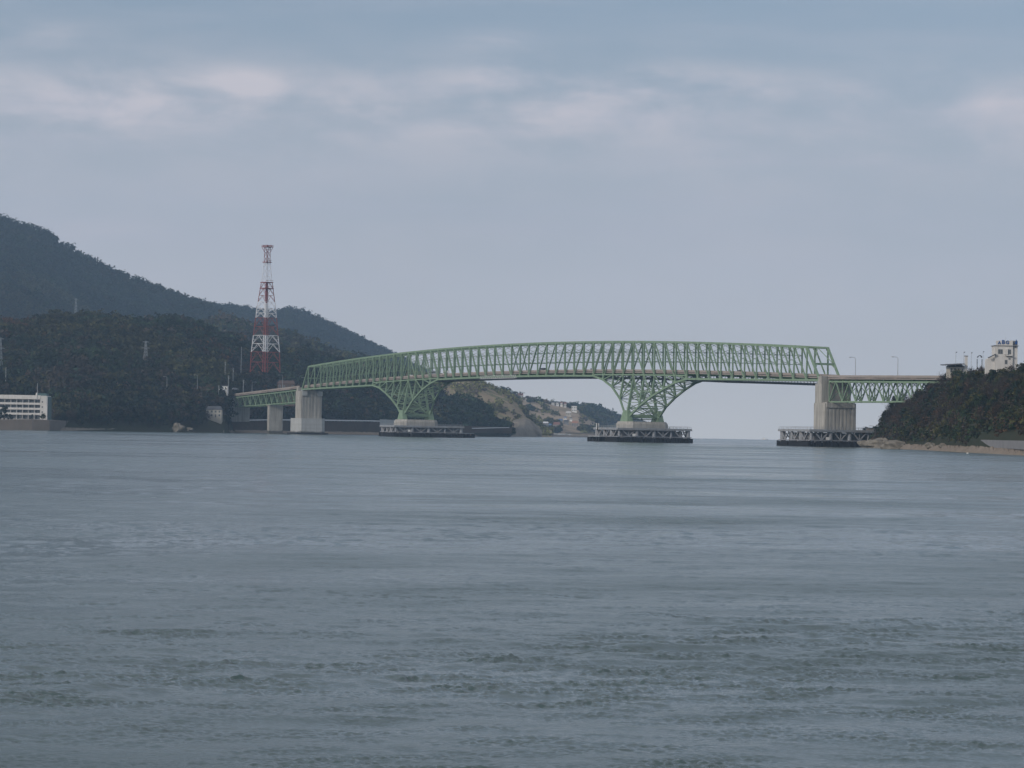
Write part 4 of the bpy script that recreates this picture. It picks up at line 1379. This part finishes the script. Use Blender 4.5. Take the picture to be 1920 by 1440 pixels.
# ground in front of the hotel
def strip(name, pts, m, kind='structure', **kw):
    """ribbon: list of (px,row_top,row_bot,Y,thick)"""
    mb = MB(); n = len(pts)
    for px, rt, rb, Y, th in pts:
        a = P(px, rt, Y); b = P(px, rb, Y)
        mb.v += [tuple(a), tuple(b), (b.x, b.y + th, b.z), (a.x, a.y + th, a.z)]
    for i in range(n - 1):
        k = i * 4; j = k + 4
        for q in range(4):
            r = (q + 1) % 4
            mb.f.append((k + q, k + r, j + r, j + q))
    mb.f += [(0, 3, 2, 1), (4 * n - 4, 4 * n - 3, 4 * n - 2, 4 * n - 1)]
    o = mb.build(name, m)
    if kind: tag(o, kind=kind)
    return o
sw = strip('seawall', [(-80, 786, 806, 1816, 84), (26, 786, 806, 1820, 84), (60, 786, 806.5, 1822, 84), (93, 788, 806.5, 1826, 84)], M['seawall'], None)
tag(sw, 'tan concrete seawall below the white hotel', 'seawall')
# rocky shore strip along the left hill foot
def shore_rocks(name, shore, px0, px1, zmax, wid, m, seed, n=220):
    px = np.linspace(px0, px1, n)
    g = np.random.default_rng(seed)
    Yw = interp(px, shore)
    prof = [(-0.35, -2.5), (0.0, 0.02), (0.3, 0.35), (0.65, 0.7), (1.0, 0.95), (1.5, 1.0)]
    V = []
    for a, z in prof:
        Y = Yw + a * wid
        X = (px - 960) / F * Y + ROLL * (89.4) / F * Y
        zz = z * zmax * (0.85 + 0.25 * g.random(n)) if z > 0 else np.full(n, z)
        V.append(np.stack([X, Y, zz - Y ** 2 / (2 * RE)], -1))
    V = np.array(V).transpose(1, 0, 2)
    k = V.shape[1]; idx = np.arange(n * k).reshape(n, k)
    Fq = np.stack([idx[:-1, :-1], idx[1:, :-1], idx[1:, 1:], idx[:-1, 1:]], -1).reshape(-1, 4)[:, ::-1]
    o = fastmesh(name, V.reshape(-1, 3), Fq, m)
    return tag(o, kind='structure')
shore_rocks('beach', left_water, 88, 430, 2.0, 10, M['rock'], 5)
shore_rocks('beach', left_water, 430, 955, 2.6, 12, M['sand'], 6)
shore_rocks('beach', head_shore, 1606, 2300, 2.3, 27, M['sand'], 7, 300)
shore_rocks('beach', [(940, 2990), (1135, 3640)], 930, 1140, 2.4, 20, M['sand'], 8)

# embankment with the coast road and white guardrail
emb = [(430, 791, 806, 2195, 14), (500, 789.5, 806.5, 2220, 14), (600, 790, 808, 2290, 14), (700, 791.5, 809.5, 2380, 14), (745, 793, 810, 2420, 14), (830, 797, 811, 2500, 14), (900, 799, 812, 2560, 14), (960, 801, 813, 2620, 14)]
tag(strip('road_embankment', emb, M['g_scrub'], None), 'brown grassy embankment carrying the coast road behind the bridge piers', 'embankment')
def guardrail():
    o = empty('guardrail', P(430, 791, 2193), 0, 'white guardrail on the coast road behind the concrete piers', 'guardrail')
    base = o.location.copy()
    m_ = MB(); ps = MB()
    pts = []
    for px in np.linspace(430, 745, 60):
        Y = float(np.interp(px, [e[0] for e in emb], [e[3] for e in emb])) - 1; row = float(np.interp(px, [e[0] for e in emb], [e[1] for e in emb]))
        pts.append(P(px, row - 2.4, Y) - base)
    m_.poly(pts, 0.2, 0.9); m_.build('rail', M['mast_white'], o)
    for p in pts[::1]: ps.bar(p - Vector((0, 0, 1.2)), p, 0.18, 0.18)
    ps.build('posts', M['lamp_grey'], o)
guardrail()
w_ = strip('retaining_wall', [(712, 786, 797, 2330, 3), (748, 787.5, 798, 2345, 3)], M['concrete_new'], None)
tag(w_, 'grey concrete retaining wall left of the left tower platform', 'wall')
g2 = strip('guardrail', [(880, 802.5, 804, 2545, 0.3), (920, 801.5, 803, 2560, 0.3), (955, 801, 802.2, 2600, 0.3)], M['mast_white'], None)
tag(g2, 'pale guardrail on the low green bank right of the left tower platform', 'guardrail')

house('house', 386, 415, 782, 768, 761, 2090, 'white two storey house with dark roof among trees left of the bridge abutment', depth=9, nwin=4, storeys=2, wallm='wall_cream', sink=9)
house('hut', 218, 231, 682, 675, 674, on_land(hill_l, 224, 680) - 14, 'small white flat roofed hut on the wooded hill', cat='hut', nwin=2, roofm='wall_white', gable=False, sink=6, door=False)
house('shed', 282, 302, 725, 722, 716, on_land(hill_l, 292, 727) - 14, 'shed with faded orange roof in the wood', cat='shed', nwin=2, wallm='roof_dark', roofm='orange_roof', sink=8)
house('shop', 520, 552, 731, 719, 713, 2180, 'low brown shop behind the left approach road just before the truss', cat='shop', nwin=4, wallm='brown', roofm='brown', sink=12)
house('kiosk', 414, 426, 731, 724, 722, 2175, 'tiny white kiosk beside the road left of the abutment', cat='kiosk', nwin=2, wallm='white', gable=False, sink=8, roofm='roof_dark')

# village far behind the middle of the bridge
vil = [
    (971, 981, 746, 741, 737, 4130, 'white house with red roof highest on the far village ridge', 'roof_red', 'wall_white'),
    (984, 988, 751, 747, 745, 4100, 'small grey house just below the red roofed ridge house', 'roof_dark', 'wall_cream'),
    (1034, 1040, 759, 755, 753, 4120, 'leftmost of the small white houses in a row below the far ridge', 'roof_dark', 'white'),
    (1042, 1048, 759.5, 755, 752.5, 4120, 'second from left of the small white houses in a row below the far ridge', 'roof_dark', 'white'),
    (1050, 1055, 760, 755.5, 753, 4120, 'third from left of the small white houses in a row below the far ridge', 'roof_red', 'white'),
    (1057, 1062, 763, 757.5, 754, 4110, 'rightmost of the small white houses in a row below the far ridge', 'roof_red', 'wall_white'),
    (1061, 1071, 778, 774, 771, 4020, 'pale house with a rounded hip roof below the square white building', 'wall_white', 'wall_cream'),
    (1057, 1063, 786, 783, 781, 3960, 'small white house half way down the village slope', 'roof_blue', 'white'),
    (1068, 1073, 787.5, 784.5, 782.5, 3960, 'small white gable right of the half way house', 'roof_dark', 'white'),
    (1047, 1055, 792, 788, 785, 3900, 'grey house in the lower village with blue roof', 'roof_blue', 'wall_grey'),
    (1057, 1066, 794, 790, 787, 3900, 'dark roofed house in the lower village below the half way house', 'roof_dark', 'wall_grey'),
    (1018, 1028, 806, 793, 790.5, 3700, 'blue grey waterfront building with white top behind the jetty', 'mast_white', 'wall_grey'),
    (1029, 1034, 805, 797, 794, 3690, 'narrow blue house beside the waterfront building', 'roof_blue', 'roof_blue'),
    (1037, 1050, 804, 796, 791, 3690, 'brown roofed boathouse on the village waterfront', 'roof_red', 'parapet'),
    (952, 956, 799, 792, 789.5, 2900, 'small grey house at the foot of the meadow hill', 'roof_dark', 'wall_grey'),
    (1072, 1084, 800, 793, 789, 3750, 'tan building at the right end of the village waterfront', 'orange_roof', 'parapet'),
]
for (a, b, rb, re_, rt, Y, lab, rf, wl) in vil:
    if Y > 3600: Y = on_land(village, (a + b) / 2, rb + 0.5) - 12
    house('village_house', a, b, rb, re_, rt, Y, lab, depth=10, wallm=wl, roofm=rf, nwin=3, sink=4, storeys=1)
wb = house('white_building', 1072, 1081.5, 772, 762, 761.3, on_land(village, 1077, 772) - 12, 'square bright white building standing out on the far village slope', cat='building', wallm='white', roofm='white', nwin=3, storeys=2, sink=8, gable=False, door=False)

# jetty
j = strip('jetty', [(1012, 811, 815.5, 3560, 12), (1040, 812.6, 816.3, 3560, 12), (1071, 813.6, 817.5, 3560, 12)], M['concrete_new'], None)
tag(j, 'pale concrete jetty on the water in front of the far village', 'jetty')
j = strip('harbour_wall', [(1060, 810.5, 813.4, 3640, 8), (1115, 812, 815, 3660, 8), (1150, 812.8, 816, 3690, 8)], M['sand'], None)
tag(j, 'long tan harbour wall right of the jetty', 'wall')
# tan rock outcrop by the meadow foot
def outcrop():
    g = np.random.default_rng(9)
    L = Land(955, 1016, [(955, 2930), (1016, 2990)], [(955, 2975), (1016, 3030)], [(955, 800), (962, 788), (972, 785), (985, 784), (995, 789), (1006, 797), (1016, 808)], 0.0, z0=1.0, prof=0.35, noise=(0.05, 1.2), seed=44, ncol=70, nrow=18)
    px = np.linspace(955, 1016, 70)
    o = L.mesh('cliff', mat_ground('cliff_rock', [(0.10, 0.09, 0.065), (0.20, 0.17, 0.135), (0.27, 0.24, 0.20), (0.15, 0.12, 0.09)], 0.06))
outcrop()

# ------------------------------------------------------------------ vehicles on the bridge
def vehicle(px, t, l, kind, paint, label, L=4.6, Wd=1.75, H=1.6, group='vehicles on the bridge'):
    o = empty(kind, BL(t, l, par_z(t) - ROAD), -BPH, label, kind.replace('_', ' '), group)
    wheel = 0.33 if H < 2.2 else 0.48
    m_ = MB()
    if kind == 'car':
        prof = [(-L / 2, 0.35), (L / 2, 0.35), (L / 2, 0.85), (L * 0.28, 0.98), (L * 0.12, H), (-L * 0.30, H), (-L * 0.42, 1.0), (-L / 2, 0.95)]
    elif kind == 'van':
        prof = [(-L / 2, 0.35), (L / 2, 0.35), (L / 2, 0.95), (L * 0.40, 1.15), (L * 0.30, H), (-L / 2 + 0.1, H), (-L / 2, H - 0.3)]
    else:
        prof = [(-L / 2, 0.5), (L / 2, 0.5), (L / 2, H - 0.35), (L / 2 - 0.3, H), (-L / 2 + 0.15, H), (-L / 2, H - 0.2)]
    n = len(prof)
    m_.v = [(x, -Wd / 2, z) for x, z in prof] + [(x, Wd / 2, z) for x, z in prof]
    m_.f = [tuple(range(n)), tuple(range(2 * n - 1, n - 1, -1))] + [(i, i + n, (i + 1) % n + n, (i + 1) % n) for i in range(n)]
    m_.build('body', M[paint], o)
    for s_ in (-1, 1):
        y = s_ * (Wd / 2 + 0.012)
        z0, z1 = (1.02, H - 0.12) if H < 2.2 else (H * 0.52, H * 0.82)
        g_ = MB(); x0, x1 = (-L * 0.36, L * 0.16) if kind == 'car' else (-L * 0.44, L * 0.3) if kind == 'van' else (-L * 0.46, L * 0.46)
        k = len(g_.v)
        g_.box((x0, y - 0.01, z0), (x1, y + 0.01, z1)).build('side_window', M['glass'], o)
    for x in (-L * 0.32, L * 0.32):
        for s_ in (-1, 1):
            MB().cyl((x, s_ * (Wd / 2 - 0.18), wheel), (x, s_ * (Wd / 2 + 0.04), wheel), wheel, wheel, 12).build('wheel', M['tyre'], o)
    return o
vehicle(0, 236, 3.0, 'bus', 'van_grey', 'long grey bus on the bridge above the right side of the left tower', 11.5, 2.5, 3.3)
vehicle(0, 256, 3.0, 'van', 'van_white', 'pale box van right behind the grey bus on the bridge', 6.5, 2.1, 2.9)
vehicle(0, 402, 3.0, 'van', 'van_dark', 'dark van crossing the middle of the bridge', 5.0, 1.9, 2.3)
vehicle(0, 197, 3.0, 'car', 'van_white', 'small white car on the bridge over the left tower', 4.4)
vehicle(0, 468, 3.0, 'car', 'van_grey', 'grey car on the bridge just left of the right tower', 4.4, 1.75, 1.7)
vehicle(0, 640, 3.0, 'car', 'van_dark', 'dark car on the bridge towards the right end of the truss', 4.4, 1.75, 1.7)
def car_at(px, row, Y, paint, label):
    p = P(px, row, Y)
    o = vehicle(0, 0, 0, 'car', paint, label, group='cars beside the left road')
    o.location = p; o.rotation_euler = (0, 0, 0.3)
car_at(417, 732, 2162, 'van_white', 'white car parked left of the kiosk by the left road')
car_at(441, 731, 2172, 'van_grey', 'grey car by the left road above the abutment')

# ------------------------------------------------------------------ right headland buildings
def sign_tower():
    Y = on_land(headland, 1885, 702) - 9; s = Y / F
    a = P(1865, 700, Y)
    o = empty('sign_tower', (a.x, Y, a.z), 0.0, 'white flat topped tower building with blue rooftop sign letters on the right headland', 'building')
    H = lambda row: (700 - row) * s
    X = lambda px: (px - 1865) * s
    MB().box((0, 0, -4), (X(1898.5), 8, H(648.3))).build('wall', M['wall_white'], o)
    MB().box((X(1898.5) + 0.003, 0.8, -4), (X(1908), 7.6, H(648.6))).build('side_wing', M['wall_white'], o)
    MB().box((-0.35, -0.35, H(648.3) + 0.003), (X(1909.5), 8.35, H(647.2))).build('roof', M['wall_grey'], o)
    MB().box((0.4, 0.3, H(647.2) + 0.003), (X(1897), 0.55, H(638.5))).box((X(1894), -0.1, H(647.2) + 0.003), (X(1898), 0.27, H(637.5))).build('sign_board', M['wall_white'], o)
    MB().box((X(1899), 0.9, H(647.2) + 0.003), (X(1908), 1.1, H(638))).build('side_sign_board', M['wall_grey'], o)
    def win(x0, x1, r0, r1):
        f = MB().box((X(x0) - 0.12, -0.07, H(r1) - 0.12), (X(x1) + 0.12, 0.1, H(r0) + 0.12)).build('window', M['lamp_grey'], o)
        MB().box((X(x0), -0.12, H(r1)), (X((x0 + x1) / 2) - 0.05, -0.072, H(r0))).box((X((x0 + x1) / 2) + 0.05, -0.12, H(r1)), (X(x1), -0.072, H(r0))).build('pane', M['glass'], f)
    win(1871, 1879, 655, 663); win(1889, 1894.5, 655, 663.5); win(1884, 1888, 675, 682)
    win(1891, 1894, 671.5, 673.3)
    MB().box((X(1884), -1.1, H(667)), (X(1897), -0.003, H(665.4))).box((X(1882), -0.5, H(664.5)), (X(1889), -0.003, H(654))).build('balcony', M['wall_white'], o)
    # outside stair down to the left
    st = MB().bar((X(1866), -0.7, H(664)), (X(1852), -0.7, H(671)), 0.9, 0.35)
    st.build('stair', M['roof_dark'], o)
    m_ = MB(); m_.v = [(X(1866), 1, H(664)), (X(1866), 1, -4), (X(1850), 1, -4), (X(1850), 1, H(674)), (X(1866), 5, H(664)), (X(1866), 5, -4), (X(1850), 5, -4), (X(1850), 5, H(674))]
    m_.f = [(3, 2, 1, 0), (4, 5, 6, 7), (0, 4, 7, 3), (2, 3, 7, 6)]
    m_.v = [(x - 0.004 - (0.0), y, z) for x, y, z in m_.v]
    m_.build('stair_wing', M['wall_white'], o)
    # rooftop letters and the emblem on the side board, read as far as the photo allows
    def letter(body, px, row, size, y, name='sign_letter'):
        cu = bpy.data.curves.new(name, 'FONT'); cu.body = body; cu.size = size; cu.extrude = 0.06; cu.offset = 0.07
        t = bpy.data.objects.new(name, cu); COL.objects.link(t)
        dg = bpy.context.evaluated_depsgraph_get()
        me = bpy.data.meshes.new_from_object(t.evaluated_get(dg))
        bpy.data.objects.remove(t)
        me.materials.clear(); me.materials.append(M['blue_sign'])
        q = bpy.data.objects.new(name, me); COL.objects.link(q); q.parent = o
        q.location = (X(px), y, H(row)); q.rotation_euler = (math.pi / 2, 0, 0)
        return q
    letter('A', 1870.5, 645, 1.7, 0.2)
    letter('B', 1877.6, 644.5, 2.2, 0.2)
    letter('G', 1885, 644.5, 1.9, 0.2)
    m_ = MB()
    m_.prism([(X(1902.5), 0.6), (X(1907.5), 0.6), (X(1907.5), 0.85), (X(1902.5), 0.85)], H(644.5), H(635.5), 0.15)
    m_.build('tower_emblem', M['blue_sign'], o)
    MB().cyl((X(1888), 4, H(647)), (X(1888), 4, H(629)), 0.07, 0.04, 5).build('antenna', M['lamp_grey'], o)
sign_tower()
RY = on_land(headland, 1794, 703) - 5
r_ = house('restaurant', 1780, 1808, 702, 687.5, 682.5, RY, 'low cream building with a wide dark roof above the right bridge end', cat='building', wallm='wall_cream', roofm='roof_dark', nwin=4, sink=1.5)
def extras():
    Y = RY; s = Y / F
    # wide flat eave of the restaurant
    a = P(1771, 685.5, Y - 2); b = P(1808, 682.5, Y - 2)
    m_ = MB(); m_.v = [(a.x - r_.location.x, -3, a.z - r_.location.z), (b.x - r_.location.x, -3, a.z + 0.6 - r_.location.z), (b.x - r_.location.x, 10, a.z + 1.0 - r_.location.z), (a.x - r_.location.x, 10, a.z + 0.4 - r_.location.z)]
    m_.v += [(x, y, z + 0.4) for x, y, z in m_.v]
    m_.f = [(0, 3, 2, 1), (4, 5, 6, 7), (0, 1, 5, 4), (1, 2, 6, 5), (2, 3, 7, 6), (3, 0, 4, 7)]
    m_.build('eave', M['roof_dark'], r_)
    p = P(1808, 692, Y)
    c = empty('chimney_tower', p - Vector((0, 0, 3)), 0, 'square white chimney tower right of the dark roofed building on the headland', 'chimney')
    MB().box((0.3, 0, 0), (7 * s - 0.2, 1.4, 3 + 24 * s)).build('shaft', M['wall_white'], c)
    MB().box((0.1, -0.2, 3 + 24 * s + 0.003), (7 * s, 1.6, 3 + 24 * s + 0.3)).build('cap', M['wall_grey'], c)
    for px, top, bot, lab in ((1792, 661, 684, 'thin lamp post behind the dark roofed building'), (1807, 661, 680, 'thin lamp post beside the chimney tower'),
                         (1821, 662, 684, 'lamp post with small head right of the chimney tower'), (1843, 660, 686, 'lamp post with small head left of the sign tower')):
        q = P(px, bot, Y)
        o = empty('lamp_post', q - Vector((0, 0, 4)), 0, lab, 'lamp post', 'lamp posts on the headland')
        h = (bot - top) * s + 4
        MB().cyl((0, 0, 0), (0, 0, h), 0.09, 0.06, 6).build('pole', M['lamp_grey'], o)
        MB().cyl((0, 0, h), (0.45, 0, h + 0.25), 0.2, 0.14, 8).build('lamp_head', M['steel_dark'], o)
    q = P(1832, 690, Y)
    o = empty('gate_shelter', q - Vector((0, 0, 2)), 0, 'small shelter with a curved dark roof between the chimney and the sign tower', 'shelter')
    w = 9 * s
    for x in (0, w): MB().cyl((x, 0, 0), (x, 0, 2 + 17 * s), 0.16, 0.16, 6).build('post', M['steel_dark'], o)
    m_ = MB(); pr = None
    for k in range(7):
        a_ = math.pi * k / 6
        q2 = (w / 2 - math.cos(a_) * w * 0.42, 0, 2 + 19.5 * s + math.sin(a_) * 0.9)
        if pr: m_.bar(pr, q2, 2.0, 0.25)
        pr = q2
    m_.build('curved_roof', M['roof_dark'], o)
extras()
headland_trees()

# understorey that fills between the headland trees
woods('headland_undergrowth', headland, 6500, 1.75, 34, 0.48, {'ever': 3, 'bare': 3, 'olive': 2, 'bamboo': 0.6}, 71, vmin=0.0, vmax=1.06,
      keep=lambda px, v: ~((px > 1832) & (v < 0.07)) & ((px > 1650) | (v < 0.85)) & ((v < 0.3) | (np.random.default_rng(2).random(len(px)) < 0.6)))
woods('headland_forest', headland, 2600, 3.6, 60, 0.8, {'ever': 3, 'bare': 3, 'olive': 2, 'pine': 1}, 73, vmin=0.06, vmax=1.05, keep=lambda px, v: px > 1958)
# dry russet grass tufts above the seawall
woods('dry_grass', headland, 420, 1.6, 40, 0.35, {'russet': 5, 'bare': 1}, 72, vmin=0.05, vmax=0.16, keep=lambda px, v: px > 1868)

s2 = strip('seawall', [(1834, 838, 838.3, 1000, 3), (1842, 824.5, 838.5, 985, 3), (1880, 825.5, 840.5, 925, 3), (1925, 826.5, 843, 862, 3), (2000, 829, 846, 800, 3)], M['wall_grey'], None)
tag(s2, 'grey concrete seawall above the beach on the right headland', 'seawall')
# rock ledges at the point
def rock(px, row, Y, w, h, label, seed):
    g = np.random.default_rng(seed)
    import bmesh
    bm = bmesh.new(); bmesh.ops.create_icosphere(bm, subdivisions=3, radius=1.0)
    for v in bm.verts:
        c = v.co
        n = 1 + 0.22 * math.sin(3 * c.x + seed) * math.cos(4 * c.z + seed) + 0.12 * math.sin(9 * c.x + 5 * c.y + seed) + 0.05 * g.normal()
        v.co = Vector((c.x * w / 2 * n, c.y * w * 0.35 * n, c.z * h * n))
    me = bpy.data.meshes.new('rock'); bm.to_mesh(me); bm.free(); me.materials.append(M['rock'])
    o = bpy.data.objects.new('rock', me); COL.objects.link(o)
    p = P(px, row, Y); o.location = (p.x, Y, p.z)
    tag(o, label, 'rock')
    return o
rock(1632, 836, 1345, 11, 2.6, 'pale rock at the very tip of the right headland', 1)
rock(1655, 836, 1290, 16, 2.9, 'long flat pale rock ledge near the headland tip', 2)
rock(1688, 838, 1225, 15, 2.4, 'wide brownish rock ledge right of the pale ledge', 3)
rock(1745, 836, 1120, 4.2, 1.3, 'small round boulder at the top of the beach', 4)
rock(1768, 837, 1085, 3.2, 1.1, 'smallest boulder on the beach right of the round one', 5)
rock(334, 803, 2008, 8, 3.4, 'pointed pale rock on the left shore under the wood', 6)
rock(356, 805, 2022, 4.5, 1.3, 'low round pale rock right of the pointed one', 7)
# small shed of blocks at the platform end
house('boat_shed', 1628, 1640, 826, 803, 802, 1372, 'small grey block shed at the headland tip beside the platform', cat='shed', wallm='seawall', roofm='roof_dark', nwin=2, sink=4, gable=False)

# palm-like plant at the tip
def cycad():
    p = P(1641, 826, 1345)
    o = empty('palm_tree', p, 0, 'small spiky palm silhouette at the tip of the headland', 'palm')
    MB().cyl((0, 0, -1), (0.3, 0, 5.6), 0.35, 0.25, 8).build('trunk', M['bark'], o)
    m_ = MB(); g = np.random.default_rng(12)
    for k in range(26):
        a = k * 2.4; e = 0.2 + 0.9 * g.random()
        pr = Vector((0.3, 0, 5.6)); L = 2.6 + g.random()
        for j in range(1, 6):
            f = j / 5
            q = Vector((0.3 + math.cos(a) * L * f * math.cos(e * (1 - f * 0.8)), math.sin(a) * L * f * math.cos(e * (1 - f * 0.8)), 5.6 + L * f * math.sin(e) - 1.6 * f * f))
            m_.bar(pr, q, 0.5 * (1.1 - f), 0.07); pr = q
    c = m_.build('crown', M['leaf'], o)
    at = c.data.attributes.new('tint', 'FLOAT_COLOR', 'POINT')
    at.data.foreach_set('color', [0.03, 0.045, 0.03, 1.0] * len(c.data.vertices))
cycad()

# shore trees at the left: hotel garden and house surroundings
def left_trees():
    g = np.random.default_rng(91)
    for i, (px, row, Y, s) in enumerate([(-6, 797, 1822, 1.15), (8, 797, 1822, 1.25), (19, 797, 1823, 0.8)]):
        plant('pine', P(px, row, Y), s, ['dark pine cut by the left edge in front of the hotel', 'largest dark pine in the hotel garden', 'small dark pine at the garden end in front of the hotel'][i], 'pines in front of the hotel')
    plant('pine', P(60, 789, 1848), 0.42, 'slim small conifer against the hotel ground floor', 'pines in front of the hotel', var=1)
    plant('bush', P(80, 787, 1850), 0.9, 'dark shrub at the right corner of the hotel', 'shrubs by the hotel')
    n = 0
    for px in np.arange(98, 432, 4.4):
        v = 0.004 + 0.03 * g.random()
        if 325 < px < 362: v += 0.02
        X, Y, Z = (float(q) for q in hill_l.surf(px, v))
        if 382 < px < 420: 
            if g.random() < 0.6: continue
        kind = g.choice(['evergreen', 'bare', 'evergreen', 'pine', 'bush'])
        lab = {'evergreen': 'dark broadleaf tree along the left shore foot of the hill', 'bare': 'leafless brown tree along the left shore foot of the hill',
               'pine': 'dark pine along the left shore foot of the hill', 'bush': 'olive bush along the left shore foot of the hill'}[kind]
        lab = lab.replace('along the left shore foot of the hill', 'on the left shore ' + ('right of the hotel' if px < 160 else 'below the hill summit' if px < 220 else 'below the white hut' if px < 262 else 'below the orange roof' if px < 325 else 'beside the pointed pale rock' if px < 365 else 'around the two storey house'))
        sz = float(0.75 + 0.5 * g.random())
        lab = ('tall ' if sz > 1.05 else 'short ' if sz < 0.9 else '') + lab
        plant(str(kind), (X, Y, Z - 0.3), sz, lab, 'trees along the left shore')
left_trees()

# buoy and distant boat
p = P(1814, 852.5, 905)
b_ = empty('buoy', (p.x, 905, -0.1), 0, 'tiny white float on the water off the right beach', 'buoy')
MB().cyl((0, 0, -0.2), (0, 0, 0.35), 0.33, 0.26, 10).build('float', M['white'], b_)
p = P(1433, 820, 5200)
b_ = empty('boat', (p.x, 5200, sea(p.x, 5200)), 0, 'tiny white boat far out on the horizon right of the right tower', 'boat')
m_ = MB(); m_.v = [(-5, -1.3, -0.3), (4, -1.3, -0.3), (6, 0, 0.2), (4, 1.3, -0.3), (-5, 1.3, -0.3), (-5, -1.6, 1.2), (4.5, -1.6, 1.4), (7.5, 0, 2.0), (4.5, 1.6, 1.4), (-5, 1.6, 1.2)]
m_.f = [(4, 3, 2, 1, 0), (5, 6, 7, 8, 9), (0, 1, 6, 5), (1, 2, 7, 6), (2, 3, 8, 7), (3, 4, 9, 8), (4, 0, 5, 9)]
m_.build('hull', M['white'], b_)
MB().box((-2.5, -1.0, 1.2), (1.5, 1.0, 3.4)).build('cabin', M['white'], b_)

# ------------------------------------------------------------------ haze
def haze():
    m = bpy.data.materials.new('haze'); m.use_nodes = True
    w = NT(m.node_tree); w.n.clear()
    out = w.new('ShaderNodeOutputMaterial'); pv = w.new('ShaderNodeVolumePrincipled')
    pv.inputs['Density'].default_value = 8.2e-5
    pv.inputs['Color'].default_value = (0.52, 0.74, 1.0, 1)
    pv.inputs['Anisotropy'].default_value = 0.2
    w.link(pv.outputs[0], out.inputs['Volume'])
    mb = MB().box((-9100, -9100, -9.0), (9100, 9100, 700))
    o = mb.build('haze', m)
    tag(o, kind='stuff')
haze()
